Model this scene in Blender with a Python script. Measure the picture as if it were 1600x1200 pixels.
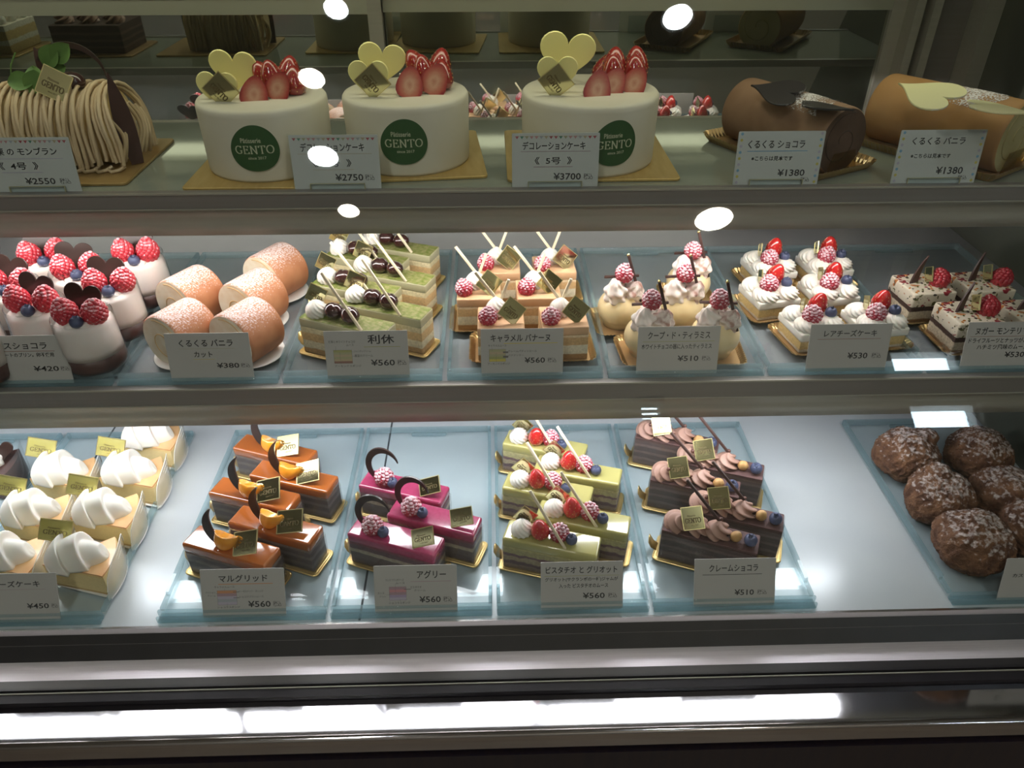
import bpy, math, random
from mathutils import Vector, Matrix, noise
import numpy as np

random.seed(7)
for o in list(bpy.data.objects):
    bpy.data.objects.remove(o)
scene = bpy.context.scene
COL = scene.collection
PI = math.pi

# ------------------------------------------------------------------ camera
F_PX, VPX, VPY, CAM_H = 1200.0, 760.0, -230.0, 1.45
b_ = (600 - VPY) / F_PX
Yc = Vector(((VPX - 800) / F_PX, b_, -1)).normalized()
Xc = Vector(((b_ * b_ + 1) / (-(VPX - 800) / F_PX), b_, -1)).normalized()
Zc = Xc.cross(Yc)
M_CAM = Matrix((Xc, Yc, Zc))
cam_data = bpy.data.cameras.new('camera')
cam_data.sensor_width = 36.0
cam_data.lens = 36.0 * F_PX / 1600.0
cam_data.clip_start = 0.02
cam = bpy.data.objects.new('camera', cam_data)
COL.objects.link(cam)
cam.matrix_world = Matrix.Translation((0, 0, CAM_H)) @ M_CAM.to_4x4()
scene.camera = cam


def ray(px, py):
    return M_CAM @ Vector(((px - 800) / F_PX, (600 - py) / F_PX, -1))


def up(px, py, z):
    """point of a horizontal plane seen at a pixel of the photograph"""
    d = ray(px, py)
    return Vector((0, 0, CAM_H)) + d * ((z - CAM_H) / d.z)


def upY(px, py, y):
    d = ray(px, py)
    return Vector((0, 0, CAM_H)) + d * (y / d.y)


# ------------------------------------------------------------------ world and colour management
world = bpy.data.worlds.new('world')
scene.world = world
world.use_nodes = True
world.node_tree.nodes['Background'].inputs[0].default_value = (0.5, 0.55, 0.6, 1)
world.node_tree.nodes['Background'].inputs[1].default_value = 0.15
scene.view_settings.view_transform = 'Standard'
scene.view_settings.look = 'None'
scene.view_settings.exposure = 0.42
scene.view_settings.gamma = 1.0
scene.view_settings.use_curve_mapping = False
scene.cycles.use_denoising = True
scene.cycles.transparent_max_bounces = 40
scene.cycles.max_bounces = 10
scene.cycles.diffuse_bounces = 4
scene.cycles.glossy_bounces = 5
scene.cycles.sample_clamp_indirect = 4.0
scene.cycles.caustics_reflective = False
scene.cycles.caustics_refractive = False

# light strengths of the place (used by the lamps' own builders)
TUBE_BASE, TUBE_MID, TUBE_TOP = 14.0, 13.0, 3.1
COL_BASE, COL_MID, COL_TOP = (0.94, 0.95, 1.0), (1.0, 0.93, 0.92), (0.93, 0.92, 0.68)
DOWNLIGHT = 92.0
WINDOW_E = 20.0

ZB, Z2, Z1 = CAM_H - 0.688, CAM_H - 0.48, CAM_H - 0.29      # deck, middle shelf, top shelf
TRAY = 0.006


# ------------------------------------------------------------------ materials
def _nt(name):
    m = bpy.data.materials.new(name)
    m.use_nodes = True
    return m, m.node_tree.nodes, m.node_tree.links, m.node_tree.nodes['Principled BSDF']


def _coords(nt, kind='Object'):
    return nt.new('ShaderNodeTexCoord').outputs[kind]


def pmat(name, col, rough=0.5, metal=0.0, col2=None, nscale=60.0, bump=0.0, bscale=200.0, coat=0.0, sss=0.0,
         spec=0.5, dust=0.0, dust_col=(0.9, 0.86, 0.88), dscale=500.0, dust_lo=0.35, detail=4.0, emit=None, stretch=None, bdist=0.002):
    m, N, L, P = _nt(name)
    P.inputs['Base Color'].default_value = (*col, 1)
    P.inputs['Roughness'].default_value = rough
    P.inputs['Metallic'].default_value = metal
    P.inputs['Specular IOR Level'].default_value = spec
    P.inputs['Coat Weight'].default_value = coat
    P.inputs['Coat Roughness'].default_value = 0.06
    if sss:
        P.inputs['Subsurface Weight'].default_value = sss
        P.inputs['Subsurface Radius'].default_value = (0.006, 0.004, 0.003)
        P.inputs['Subsurface Scale'].default_value = 1.0
    co = None
    if col2 or bump or dust:
        co = _coords(N)
        if stretch:
            mp = N.new('ShaderNodeMapping')
            mp.inputs['Scale'].default_value = stretch
            L.new(co, mp.inputs['Vector'])
            co = mp.outputs[0]
    out = None
    if col2:
        n = N.new('ShaderNodeTexNoise')
        n.inputs['Scale'].default_value = nscale
        n.inputs['Detail'].default_value = detail
        L.new(co, n.inputs['Vector'])
        r = N.new('ShaderNodeMapRange')
        r.inputs[1].default_value, r.inputs[2].default_value = 0.35, 0.65
        L.new(n.outputs[0], r.inputs[0])
        mx = N.new('ShaderNodeMix')
        mx.data_type = 'RGBA'
        L.new(r.outputs[0], mx.inputs[0])
        mx.inputs[6].default_value = (*col, 1)
        mx.inputs[7].default_value = (*col2, 1)
        out = mx.outputs[2]
    if dust:
        n = N.new('ShaderNodeTexNoise')
        n.inputs['Scale'].default_value = dscale
        n.inputs['Detail'].default_value = 3
        L.new(co, n.inputs['Vector'])
        sx = N.new('ShaderNodeSeparateXYZ')
        L.new(_coords(N, 'Normal'), sx.inputs[0])
        ma = N.new('ShaderNodeMath')
        ma.operation = 'MULTIPLY_ADD'
        L.new(sx.outputs[2], ma.inputs[0])
        ma.inputs[1].default_value = 0.45
        L.new(n.outputs[0], ma.inputs[2])
        r = N.new('ShaderNodeMapRange')
        r.inputs[1].default_value, r.inputs[2].default_value = dust_lo + 0.3, dust_lo + 0.55
        L.new(ma.outputs[0], r.inputs[0])
        mu = N.new('ShaderNodeMath')
        mu.operation = 'MULTIPLY'
        L.new(r.outputs[0], mu.inputs[0])
        mu.inputs[1].default_value = dust
        mx = N.new('ShaderNodeMix')
        mx.data_type = 'RGBA'
        L.new(mu.outputs[0], mx.inputs[0])
        if out:
            L.new(out, mx.inputs[6])
        else:
            mx.inputs[6].default_value = (*col, 1)
        mx.inputs[7].default_value = (*dust_col, 1)
        out = mx.outputs[2]
    if out:
        L.new(out, P.inputs['Base Color'])
    if bump:
        n = N.new('ShaderNodeTexNoise')
        n.inputs['Scale'].default_value = bscale
        n.inputs['Detail'].default_value = 5
        L.new(co, n.inputs['Vector'])
        bp = N.new('ShaderNodeBump')
        bp.inputs['Strength'].default_value = bump
        bp.inputs['Distance'].default_value = bdist
        L.new(n.outputs[0], bp.inputs['Height'])
        L.new(bp.outputs[0], P.inputs['Normal'])
    if emit:
        P.inputs['Emission Color'].default_value = (*emit[0], 1)
        P.inputs['Emission Strength'].default_value = emit[1]
    return m


def layer_mat(name, layers, rough=0.75, wob=0.004, wscale=90.0, bump=0.25, speck=0.25):
    """layers = [(height in m, colour)] from the bottom up, edges wobbled by noise"""
    m, N, L, P = _nt(name)
    P.inputs['Roughness'].default_value = rough
    co = _coords(N)
    sx = N.new('ShaderNodeSeparateXYZ')
    L.new(co, sx.inputs[0])
    n = N.new('ShaderNodeTexNoise')
    n.inputs['Scale'].default_value = wscale
    n.inputs['Detail'].default_value = 4
    L.new(co, n.inputs['Vector'])
    ma = N.new('ShaderNodeMath')
    ma.operation = 'MULTIPLY_ADD'
    L.new(n.outputs[0], ma.inputs[0])
    ma.inputs[1].default_value = wob
    L.new(sx.outputs[2], ma.inputs[2])
    top = layers[-1][0]
    sc = N.new('ShaderNodeMapRange')
    sc.inputs[1].default_value, sc.inputs[2].default_value = wob * 0.5, top + wob * 0.5
    L.new(ma.outputs[0], sc.inputs[0])
    cr = N.new('ShaderNodeValToRGB')
    cr.color_ramp.interpolation = 'LINEAR'
    el = cr.color_ramp.elements
    pts, z0 = [], 0.0
    for z, c in layers:
        pts += [((z0 + 0.0006) / top, c), (max(z - 0.0006, z0 + 0.0008) / top, c)]
        z0 = z
    el[0].position, el[0].color = 0.0, (*pts[0][1], 1)
    el[1].position, el[1].color = 1.0, (*pts[-1][1], 1)
    for p, c in pts:
        e = el.new(min(max(p, 0.001), 0.999))
        e.color = (*c, 1)
    L.new(sc.outputs[0], cr.inputs[0])
    n2 = N.new('ShaderNodeTexNoise')
    n2.inputs['Scale'].default_value = 420
    n2.inputs['Detail'].default_value = 4
    L.new(co, n2.inputs['Vector'])
    r = N.new('ShaderNodeMapRange')
    r.inputs[1].default_value, r.inputs[2].default_value = 0.3, 0.7
    r.inputs[3].default_value, r.inputs[4].default_value = 1 - speck, 1 + speck * 0.6
    L.new(n2.outputs[0], r.inputs[0])
    mx = N.new('ShaderNodeMix')
    mx.data_type = 'RGBA'
    mx.blend_type = 'MULTIPLY'
    mx.inputs[0].default_value = 1.0
    L.new(cr.outputs[0], mx.inputs[6])
    L.new(r.outputs[0], mx.inputs[7])
    L.new(mx.outputs[2], P.inputs['Base Color'])
    if bump:
        bp = N.new('ShaderNodeBump')
        bp.inputs['Strength'].default_value = bump
        bp.inputs['Distance'].default_value = 0.0015
        L.new(n2.outputs[0], bp.inputs['Height'])
        L.new(bp.outputs[0], P.inputs['Normal'])
    return m


def clear_mat(name, tint=(1, 1, 1), ior=1.45, rough=0.0, body=0.0, body_col=(0.6, 0.8, 0.85)):
    """clear glass, acrylic or film: tinted see-through plus the mirror of its surface, with an optional milky share"""
    m = bpy.data.materials.new(name)
    m.use_nodes = True
    N, L = m.node_tree.nodes, m.node_tree.links
    N.clear()
    t = N.new('ShaderNodeBsdfTransparent')
    t.inputs[0].default_value = (*tint, 1)
    s = t.outputs[0]
    if body:
        d = N.new('ShaderNodeBsdfDiffuse')
        d.inputs[0].default_value = (*body_col, 1)
        tr = N.new('ShaderNodeBsdfTranslucent')
        tr.inputs[0].default_value = (*body_col, 1)
        a = N.new('ShaderNodeMixShader')
        a.inputs[0].default_value = 0.5
        L.new(d.outputs[0], a.inputs[1])
        L.new(tr.outputs[0], a.inputs[2])
        mb = N.new('ShaderNodeMixShader')
        mb.inputs[0].default_value = body
        L.new(s, mb.inputs[1])
        L.new(a.outputs[0], mb.inputs[2])
        s = mb.outputs[0]
    g = N.new('ShaderNodeBsdfGlossy')
    g.inputs['Roughness'].default_value = rough
    lw = N.new('ShaderNodeLayerWeight')
    lw.inputs[0].default_value = 0.5
    pw = N.new('ShaderNodeMath')
    pw.operation = 'POWER'
    L.new(lw.outputs['Facing'], pw.inputs[0])
    pw.inputs[1].default_value = 5.0
    f0 = ((ior - 1) / (ior + 1)) ** 2
    fr = N.new('ShaderNodeMath')
    fr.operation = 'MULTIPLY_ADD'
    L.new(pw.outputs[0], fr.inputs[0])
    fr.inputs[1].default_value = 1 - f0
    fr.inputs[2].default_value = f0
    mx = N.new('ShaderNodeMixShader')
    L.new(fr.outputs[0], mx.inputs[0])
    L.new(s, mx.inputs[1])
    L.new(g.outputs[0], mx.inputs[2])
    o = N.new('ShaderNodeOutputMaterial')
    L.new(mx.outputs[0], o.inputs[0])
    return m


def mirror_mat(name, share, mirror_col, body_col, rough=0.02):
    m = bpy.data.materials.new(name)
    m.use_nodes = True
    N, L = m.node_tree.nodes, m.node_tree.links
    N.clear()
    d = N.new('ShaderNodeBsdfDiffuse')
    d.inputs[0].default_value = (*body_col, 1)
    g = N.new('ShaderNodeBsdfGlossy')
    g.inputs[0].default_value = (*mirror_col, 1)
    g.inputs['Roughness'].default_value = rough
    mx = N.new('ShaderNodeMixShader')
    mx.inputs[0].default_value = share
    L.new(d.outputs[0], mx.inputs[1])
    L.new(g.outputs[0], mx.inputs[2])
    o = N.new('ShaderNodeOutputMaterial')
    L.new(mx.outputs[0], o.inputs[0])
    return m


def emit_mat(name, col, strength):
    m = bpy.data.materials.new(name)
    m.use_nodes = True
    N, L = m.node_tree.nodes, m.node_tree.links
    N.clear()
    e = N.new('ShaderNodeEmission')
    e.inputs[0].default_value = (*col, 1)
    e.inputs[1].default_value = strength
    o = N.new('ShaderNodeOutputMaterial')
    L.new(e.outputs[0], o.inputs[0])
    return m


def patch_mat(name, base, spots, rough=0.6, bump=0.2):
    """a base colour with several kinds of noisy flecks: spots = [(colour, scale, threshold)]"""
    m, N, L, P = _nt(name)
    P.inputs['Roughness'].default_value = rough
    co = _coords(N)
    cur = None
    for i, (c, sc, th) in enumerate(spots):
        mp = N.new('ShaderNodeMapping')
        mp.inputs['Location'].default_value = (i * 3.1, i * 1.7, i * 0.9)
        L.new(co, mp.inputs['Vector'])
        n = N.new('ShaderNodeTexNoise')
        n.inputs['Scale'].default_value = sc
        n.inputs['Detail'].default_value = 3
        L.new(mp.outputs[0], n.inputs['Vector'])
        r = N.new('ShaderNodeMapRange')
        r.inputs[1].default_value, r.inputs[2].default_value = th, th + 0.025
        L.new(n.outputs[0], r.inputs[0])
        mx = N.new('ShaderNodeMix')
        mx.data_type = 'RGBA'
        L.new(r.outputs[0], mx.inputs[0])
        if cur:
            L.new(cur, mx.inputs[6])
        else:
            mx.inputs[6].default_value = (*base, 1)
        mx.inputs[7].default_value = (*c, 1)
        cur = mx.outputs[2]
    L.new(cur, P.inputs['Base Color'])
    n = N.new('ShaderNodeTexNoise')
    n.inputs['Scale'].default_value = 250
    L.new(co, n.inputs['Vector'])
    bp = N.new('ShaderNodeBump')
    bp.inputs['Strength'].default_value = bump
    bp.inputs['Distance'].default_value = 0.002
    L.new(n.outputs[0], bp.inputs['Height'])
    L.new(bp.outputs[0], P.inputs['Normal'])
    return m


def radial_mat(name, stops, rough=0.3, coat=0.5, axis=(1, 0, 1), rmax=0.012):
    """colour by distance from the local origin (a cut fruit: core to skin)"""
    m, N, L, P = _nt(name)
    P.inputs['Roughness'].default_value = rough
    P.inputs['Coat Weight'].default_value = coat
    co = _coords(N)
    mp = N.new('ShaderNodeMapping')
    mp.inputs['Scale'].default_value = axis
    L.new(co, mp.inputs['Vector'])
    ln = N.new('ShaderNodeVectorMath')
    ln.operation = 'LENGTH'
    L.new(mp.outputs[0], ln.inputs[0])
    n = N.new('ShaderNodeTexNoise')
    n.inputs['Scale'].default_value = 300
    L.new(co, n.inputs['Vector'])
    ma = N.new('ShaderNodeMath')
    ma.operation = 'MULTIPLY_ADD'
    L.new(n.outputs[0], ma.inputs[0])
    ma.inputs[1].default_value = rmax * 0.25
    L.new(ln.outputs['Value'], ma.inputs[2])
    r = N.new('ShaderNodeMapRange')
    r.inputs[1].default_value, r.inputs[2].default_value = rmax * 0.12, rmax * 1.12
    L.new(ma.outputs[0], r.inputs[0])
    cr = N.new('ShaderNodeValToRGB')
    el = cr.color_ramp.elements
    el[0].position, el[0].color = stops[0][0], (*stops[0][1], 1)
    el[1].position, el[1].color = stops[-1][0], (*stops[-1][1], 1)
    for p, c in stops[1:-1]:
        el.new(p).color = (*c, 1)
    L.new(r.outputs[0], cr.inputs[0])
    L.new(cr.outputs[0], P.inputs['Base Color'])
    return m


M = {}
M['steel'] = pmat('brushed steel', (0.80, 0.73, 0.78), 0.58, 0.6, col2=(0.86, 0.80, 0.84), nscale=40, stretch=(0.3, 12, 12), bump=0.05, bscale=300)
M['steel_pol'] = pmat('polished steel', (0.66, 0.64, 0.67), 0.09, 1.0, col2=(0.60, 0.58, 0.61), nscale=8)
M['chrome'] = pmat('bright trim metal', (0.8, 0.78, 0.8), 0.15, 1.0)
M['alu'] = pmat('satin aluminium', (0.45, 0.435, 0.37), 0.42, 0.3, col2=(0.48, 0.465, 0.40), nscale=30, stretch=(0.05, 8, 8))
M['alu_dark'] = pmat('grey anodised rail', (0.25, 0.23, 0.215), 0.42, 0.3, col2=(0.27, 0.25, 0.235), nscale=30, stretch=(0.05, 8, 8))
M['alu_light'] = pmat('pale door rail', (0.52, 0.53, 0.43), 0.4, 0.6)
M['dark_pvc'] = pmat('dark plastic', (0.022, 0.02, 0.024), 0.35, 0.0, col2=(0.03, 0.027, 0.032), nscale=30)
M['dark_front'] = pmat('dark counter front', (0.018, 0.014, 0.022), 0.3, 0.0, col2=(0.026, 0.018, 0.022), nscale=20, stretch=(8, 8, 0.4))
M['deck'] = pmat('pale steel deck', (0.56, 0.60, 0.63), 0.28, 0.15, col2=(0.60, 0.64, 0.66), nscale=12)
M['seam'] = pmat('deck seam', (0.05, 0.06, 0.07), 0.6)
M['shelf2'] = pmat('grey shelf plate', (0.36, 0.36, 0.38), 0.3, 0.1, col2=(0.33, 0.33, 0.35), nscale=18)
M['shelf1'] = pmat('grey green glass shelf', (0.27, 0.30, 0.25), 0.06, 0.0, spec=0.9)
M['tube_base'] = emit_mat('lit white tube of the deck', COL_BASE, TUBE_BASE)
M['tube_mid'] = emit_mat('lit white tube of the middle shelf', COL_MID, TUBE_MID)
M['tube_top'] = emit_mat('lit dim tube of the canopy', COL_TOP, TUBE_TOP)
M['rear_glass'] = mirror_mat('dark mirroring rear glass', 0.5, (0.85, 0.9, 0.8), (0.035, 0.036, 0.028))
M['side_panel'] = mirror_mat('olive grey side panel', 0.10, (0.8, 0.85, 0.75), (0.085, 0.09, 0.07), 0.08)
M['front_glass'] = clear_mat('front glass', (0.985, 0.995, 0.985), 1.45)
M['acrylic'] = clear_mat('clear acrylic', (0.955, 0.985, 0.99), 1.45)
M['acrylic_bar'] = clear_mat('blue green acrylic edge', (0.86, 0.935, 0.95), 1.45, 0.03, 0.20, (0.58, 0.73, 0.78))
M['glass'] = clear_mat('tumbler glass', (0.985, 0.985, 0.985), 1.45)
M['film'] = clear_mat('clear film', (0.95, 0.95, 0.95), 1.5, 0.03, 0.10, (0.75, 0.72, 0.72))
M['gold'] = pmat('gold card', (0.78, 0.58, 0.25), 0.30, 0.8, col2=(0.70, 0.50, 0.19), nscale=50, bump=0.1, bscale=120)
M['gold_rim'] = pmat('antique gold rim', (0.60, 0.42, 0.19), 0.28, 0.85, col2=(0.52, 0.35, 0.15), nscale=60)
M['gold_brown'] = pmat('bronze gold card', (0.50, 0.31, 0.14), 0.4, 0.6, col2=(0.58, 0.38, 0.17), nscale=50)
M['gold_mirror'] = pmat('gold foil', (0.9, 0.74, 0.3), 0.12, 1.0)
M['gold_plaque'] = pmat('gold mirror plaque', (0.75, 0.70, 0.42), 0.10, 1.0, col2=(0.70, 0.66, 0.36), nscale=40)
M['gold_yellow'] = pmat('pale gold plaque', (0.80, 0.72, 0.22), 0.22, 0.6, col2=(0.86, 0.78, 0.3), nscale=60)
M['plaque_edge'] = pmat('plaque border', (0.72, 0.62, 0.30), 0.3, 0.8)
M['plaque_text'] = pmat('plaque print', (0.16, 0.12, 0.05), 0.4, 0.3)
M['paper'] = pmat('white paper', (0.80, 0.79, 0.76), 0.7)
M['card'] = pmat('shaded white price card', (0.50, 0.485, 0.465), 0.5)  # white paper greyed: the shade of its backlit face is in the base colour
M['card_top'] = pmat('shaded laminated white card', (0.64, 0.64, 0.61), 0.25)  # backlit shade put into this paper's colour too, more weakly
M['ink'] = pmat('black pen ink', (0.02, 0.02, 0.024), 0.6)
M['ink_grey'] = pmat('grey pen ink', (0.16, 0.15, 0.15), 0.6)
for k, c in dict(red=(0.45, 0.09, 0.12), purple=(0.42, 0.33, 0.5), blue=(0.22, 0.42, 0.6), green=(0.10, 0.28, 0.2), yellow=(0.62, 0.52, 0.12),
                 pink=(0.6, 0.28, 0.3), orange=(0.62, 0.3, 0.16), olive=(0.38, 0.38, 0.16), brown=(0.3, 0.16, 0.13), tan=(0.5, 0.4, 0.26),
                 lilac=(0.5, 0.45, 0.55), khaki=(0.42, 0.40, 0.24), mauve=(0.42, 0.28, 0.32), greyblue=(0.4, 0.42, 0.46)).items():
    M['ink_' + k] = pmat(k + ' pencil', c, 0.7)
M['cream'] = pmat('whipped cream', (0.86, 0.82, 0.74), 0.55, sss=0.15, col2=(0.88, 0.85, 0.78), nscale=80)
M['cream_pink'] = pmat('pinkish whipped cream', (0.86, 0.78, 0.73), 0.5, sss=0.15, col2=(0.84, 0.75, 0.69), nscale=70)
M['cream_matte'] = pmat('smooth white cream coat', (0.77, 0.73, 0.60), 0.5, col2=(0.73, 0.68, 0.53), nscale=25, bump=0.06, bscale=60)
M['choc_cream'] = pmat('milk chocolate cream', (0.36, 0.20, 0.155), 0.5, col2=(0.40, 0.235, 0.18), nscale=60)
M['choc_dark'] = pmat('dark chocolate', (0.028, 0.014, 0.012), 0.28, col2=(0.04, 0.022, 0.018), nscale=40)
M['choc_stick'] = pmat('dark chocolate stick', (0.055, 0.025, 0.022), 0.4, col2=(0.07, 0.035, 0.03), nscale=60)
M['white_choc'] = pmat('white chocolate', (0.82, 0.72, 0.52), 0.4)
M['yellow_choc'] = pmat('yellow white chocolate', (0.88, 0.80, 0.33), 0.38, sss=0.1)
M['pale_choc'] = pmat('pale yellow chocolate', (0.80, 0.76, 0.42), 0.4, dust=0.7, dscale=260, dust_lo=0.42)
M['grey_choc'] = pmat('black cocoa chocolate', (0.030, 0.026, 0.026), 0.4, dust=0.85, dscale=200, dust_lo=0.52, dust_col=(0.6, 0.58, 0.58))
M['raspberry'] = pmat('raspberry', (0.42, 0.015, 0.045), 0.4, dust=0.8, dust_col=(0.83, 0.66, 0.72), dscale=190, dust_lo=0.30, coat=0.2)
M['raspberry_red'] = pmat('bright raspberry', (0.55, 0.03, 0.05), 0.35, dust=0.8, dust_col=(0.86, 0.68, 0.74), dscale=150, dust_lo=0.43, coat=0.3)
M['raspberry_bare'] = pmat('plain raspberry', (0.40, 0.015, 0.03), 0.22, coat=0.7)
M['blueberry'] = pmat('blueberry', (0.035, 0.045, 0.10), 0.45, col2=(0.085, 0.105, 0.20), nscale=70)
M['strawberry'] = pmat('glazed strawberry', (0.55, 0.02, 0.02), 0.15, col2=(0.45, 0.012, 0.015), nscale=60, coat=1.0)
M['strawberry_dark'] = pmat('dark glazed strawberry', (0.33, 0.025, 0.02), 0.15, col2=(0.22, 0.012, 0.012), nscale=60, coat=1.0)
M['seed'] = pmat('strawberry seed', (0.62, 0.40, 0.12), 0.4)
M['straw_cut'] = radial_mat('cut strawberry', [(0.0, (0.50, 0.20, 0.12)), (0.3, (0.62, 0.34, 0.22)), (0.62, (0.50, 0.16, 0.10)), (0.9, (0.42, 0.05, 0.035)), (1.0, (0.30, 0.02, 0.02))], rmax=0.0135, axis=(1, 0, 0.75))
M['orange_glaze'] = pmat('orange caramel glaze', (0.33, 0.085, 0.013), 0.12, col2=(0.37, 0.10, 0.017), nscale=30, coat=1.0)
M['orange_fruit'] = pmat('glazed orange segment', (0.80, 0.28, 0.015), 0.12, col2=(0.88, 0.36, 0.03), nscale=160, coat=1.0, bump=0.15, bscale=300)
M['purple_glaze'] = pmat('cassis glaze', (0.33, 0.028, 0.092), 0.16, col2=(0.40, 0.045, 0.125), nscale=260, coat=0.9)
M['pist_glaze'] = pmat('pistachio glaze', (0.43, 0.39, 0.13), 0.15, col2=(0.46, 0.42, 0.15), nscale=40, coat=0.8)
M['matcha_top'] = pmat('matcha cream with green powder', (0.30, 0.28, 0.12), 0.6, col2=(0.14, 0.19, 0.02), nscale=190, bump=0.5, bscale=350)
M['caramel_top'] = pmat('caramel mousse top', (0.66, 0.40, 0.22), 0.35, col2=(0.70, 0.44, 0.25), nscale=30, coat=0.2)
M['bean'] = pmat('glazed black bean', (0.028, 0.009, 0.010), 0.08, col2=(0.05, 0.014, 0.013), nscale=60, coat=1.0)
M['hazelnut'] = pmat('roasted hazelnut', (0.50, 0.27, 0.09), 0.5, col2=(0.58, 0.36, 0.15), nscale=120)
M['pearl'] = pmat('crisp chocolate pearl', (0.12, 0.045, 0.035), 0.25)
M['choc_top'] = pmat('cocoa sponge top', (0.075, 0.035, 0.035), 0.7, col2=(0.12, 0.055, 0.05), nscale=150, bump=0.5)
M['dome'] = pmat('white chocolate dome', (0.80, 0.64, 0.34), 0.35, col2=(0.82, 0.68, 0.40), nscale=20, coat=0.25, sss=0.1)
M['cocoa_dust'] = pmat('cocoa dusted cream', (0.84, 0.74, 0.68), 0.6, dust=0.85, dust_col=(0.26, 0.085, 0.05), dscale=120, dust_lo=0.36)
M['roll_skin'] = pmat('sugared brown roll sponge', (0.44, 0.17, 0.075), 0.6, col2=(0.54, 0.24, 0.115), nscale=50, dust=0.85, dust_col=(0.86, 0.78, 0.80), dscale=520, dust_lo=0.49, bump=0.1)
M['roll_cut'] = pmat('roll sponge and cream cut face', (0.72, 0.60, 0.42), 0.7, col2=(0.84, 0.79, 0.68), nscale=45, bump=0.1)
M['vanilla_skin'] = pmat('vanilla roll sponge', (0.42, 0.22, 0.075), 0.7, col2=(0.47, 0.26, 0.10), nscale=30, bump=0.1)
M['choc_skin'] = pmat('chocolate roll sponge', (0.25, 0.14, 0.075), 0.7, col2=(0.32, 0.19, 0.11), nscale=35, bump=0.15)
M['vanilla_cut'] = pmat('vanilla roll cut face', (0.42, 0.36, 0.16), 0.7, col2=(0.50, 0.44, 0.22), nscale=35)
M['choc_cut'] = pmat('chocolate roll cut face', (0.075, 0.042, 0.025), 0.75, col2=(0.12, 0.07, 0.045), nscale=45, bump=0.3)
M['puff'] = pmat('baked puff crust', (0.095, 0.036, 0.017), 0.8, col2=(0.235, 0.11, 0.052), nscale=75, dust=0.85, dust_col=(0.72, 0.64, 0.62), dscale=230, dust_lo=0.51, bump=1.0, bscale=170, bdist=0.007, detail=8)
M['marron'] = pmat('chestnut cream strands', (0.60, 0.45, 0.26), 0.55, col2=(0.66, 0.52, 0.33), nscale=30, dust=0.5, dust_col=(0.16, 0.085, 0.045), dscale=60, dust_lo=0.62)
M['sponge'] = pmat('yellow sponge', (0.66, 0.48, 0.20), 0.8, col2=(0.72, 0.55, 0.28), nscale=150, bump=0.4)
M['leaf'] = pmat('green leaf', (0.10, 0.20, 0.045), 0.45, col2=(0.14, 0.26, 0.06), nscale=80)
M['logo_green'] = pmat('green logo sticker', (0.035, 0.10, 0.032), 0.45)
M['logo_print'] = pmat('pale logo print', (0.55, 0.58, 0.40), 0.5)
M['cheese_top'] = pmat('baked cheesecake top', (0.74, 0.38, 0.16), 0.4, col2=(0.80, 0.50, 0.24), nscale=45, coat=0.4)
M['cheese_body'] = layer_mat('cheesecake body', [(0.003, (0.62, 0.42, 0.18)), (0.026, (0.83, 0.66, 0.33)), (0.029, (0.83, 0.62, 0.28))], wob=0.002, bump=0.1, speck=0.06)
M['choc_slice'] = pmat('chocolate slice', (0.05, 0.022, 0.018), 0.5, col2=(0.07, 0.03, 0.025), nscale=90)
M['cup_plastic'] = clear_mat('frosted plastic cup', (0.9, 0.9, 0.92), 1.45, 0.2, 0.35, (0.75, 0.75, 0.8))
M['lay_orange'] = layer_mat('dark hazel layers', [(0.006, (0.055, 0.035, 0.03)), (0.011, (0.13, 0.09, 0.075)), (0.018, (0.06, 0.038, 0.034)), (0.023, (0.16, 0.115, 0.10)), (0.029, (0.07, 0.045, 0.04)), (0.0335, (0.19, 0.14, 0.12))], wob=0.005)
M['lay_purple'] = layer_mat('cassis layers', [(0.009, (0.085, 0.052, 0.05)), (0.018, (0.12, 0.08, 0.072)), (0.0235, (0.46, 0.38, 0.27)), (0.030, (0.12, 0.05, 0.065)), (0.0335, (0.20, 0.06, 0.085))], wob=0.004)
M['lay_pist'] = layer_mat('pistachio layers', [(0.007, (0.30, 0.20, 0.15)), (0.012, (0.13, 0.06, 0.075)), (0.019, (0.46, 0.36, 0.22)), (0.023, (0.17, 0.075, 0.09)), (0.0335, (0.50, 0.45, 0.20))], wob=0.007, wscale=130)
M['lay_choc'] = layer_mat('chocolate sponge layers', [(0.008, (0.085, 0.045, 0.035)), (0.012, (0.15, 0.095, 0.08)), (0.019, (0.055, 0.03, 0.026)), (0.023, (0.145, 0.09, 0.075)), (0.030, (0.055, 0.03, 0.026)), (0.034, (0.16, 0.10, 0.085)), (0.0415, (0.07, 0.035, 0.03))], wob=0.005)
M['lay_matcha'] = layer_mat('tea cake layers', [(0.007, (0.55, 0.34, 0.15)), (0.0165, (0.74, 0.66, 0.45)), (0.027, (0.62, 0.42, 0.20)), (0.0335, (0.66, 0.58, 0.35))], wob=0.003, speck=0.18)
M['matcha_side'] = pmat('smooth matcha mousse', (0.47, 0.45, 0.28), 0.4, coat=0.2)
M['lay_caramel'] = layer_mat('caramel cake layers', [(0.007, (0.50, 0.27, 0.10)), (0.0185, (0.82, 0.74, 0.55)), (0.0285, (0.62, 0.40, 0.19)), (0.031, (0.78, 0.60, 0.38))], wob=0.003, speck=0.15)
M['lay_cheese'] = layer_mat('white cream square layers', [(0.004, (0.80, 0.70, 0.55)), (0.014, (0.72, 0.52, 0.22)), (0.016, (0.72, 0.56, 0.36))], wob=0.004, speck=0.2)
M['lay_nougat'] = layer_mat('nougat base layers', [(0.004, (0.30, 0.17, 0.08)), (0.015, (0.62, 0.52, 0.38)), (0.021, (0.06, 0.032, 0.025))], wob=0.004, speck=0.3)
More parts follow.
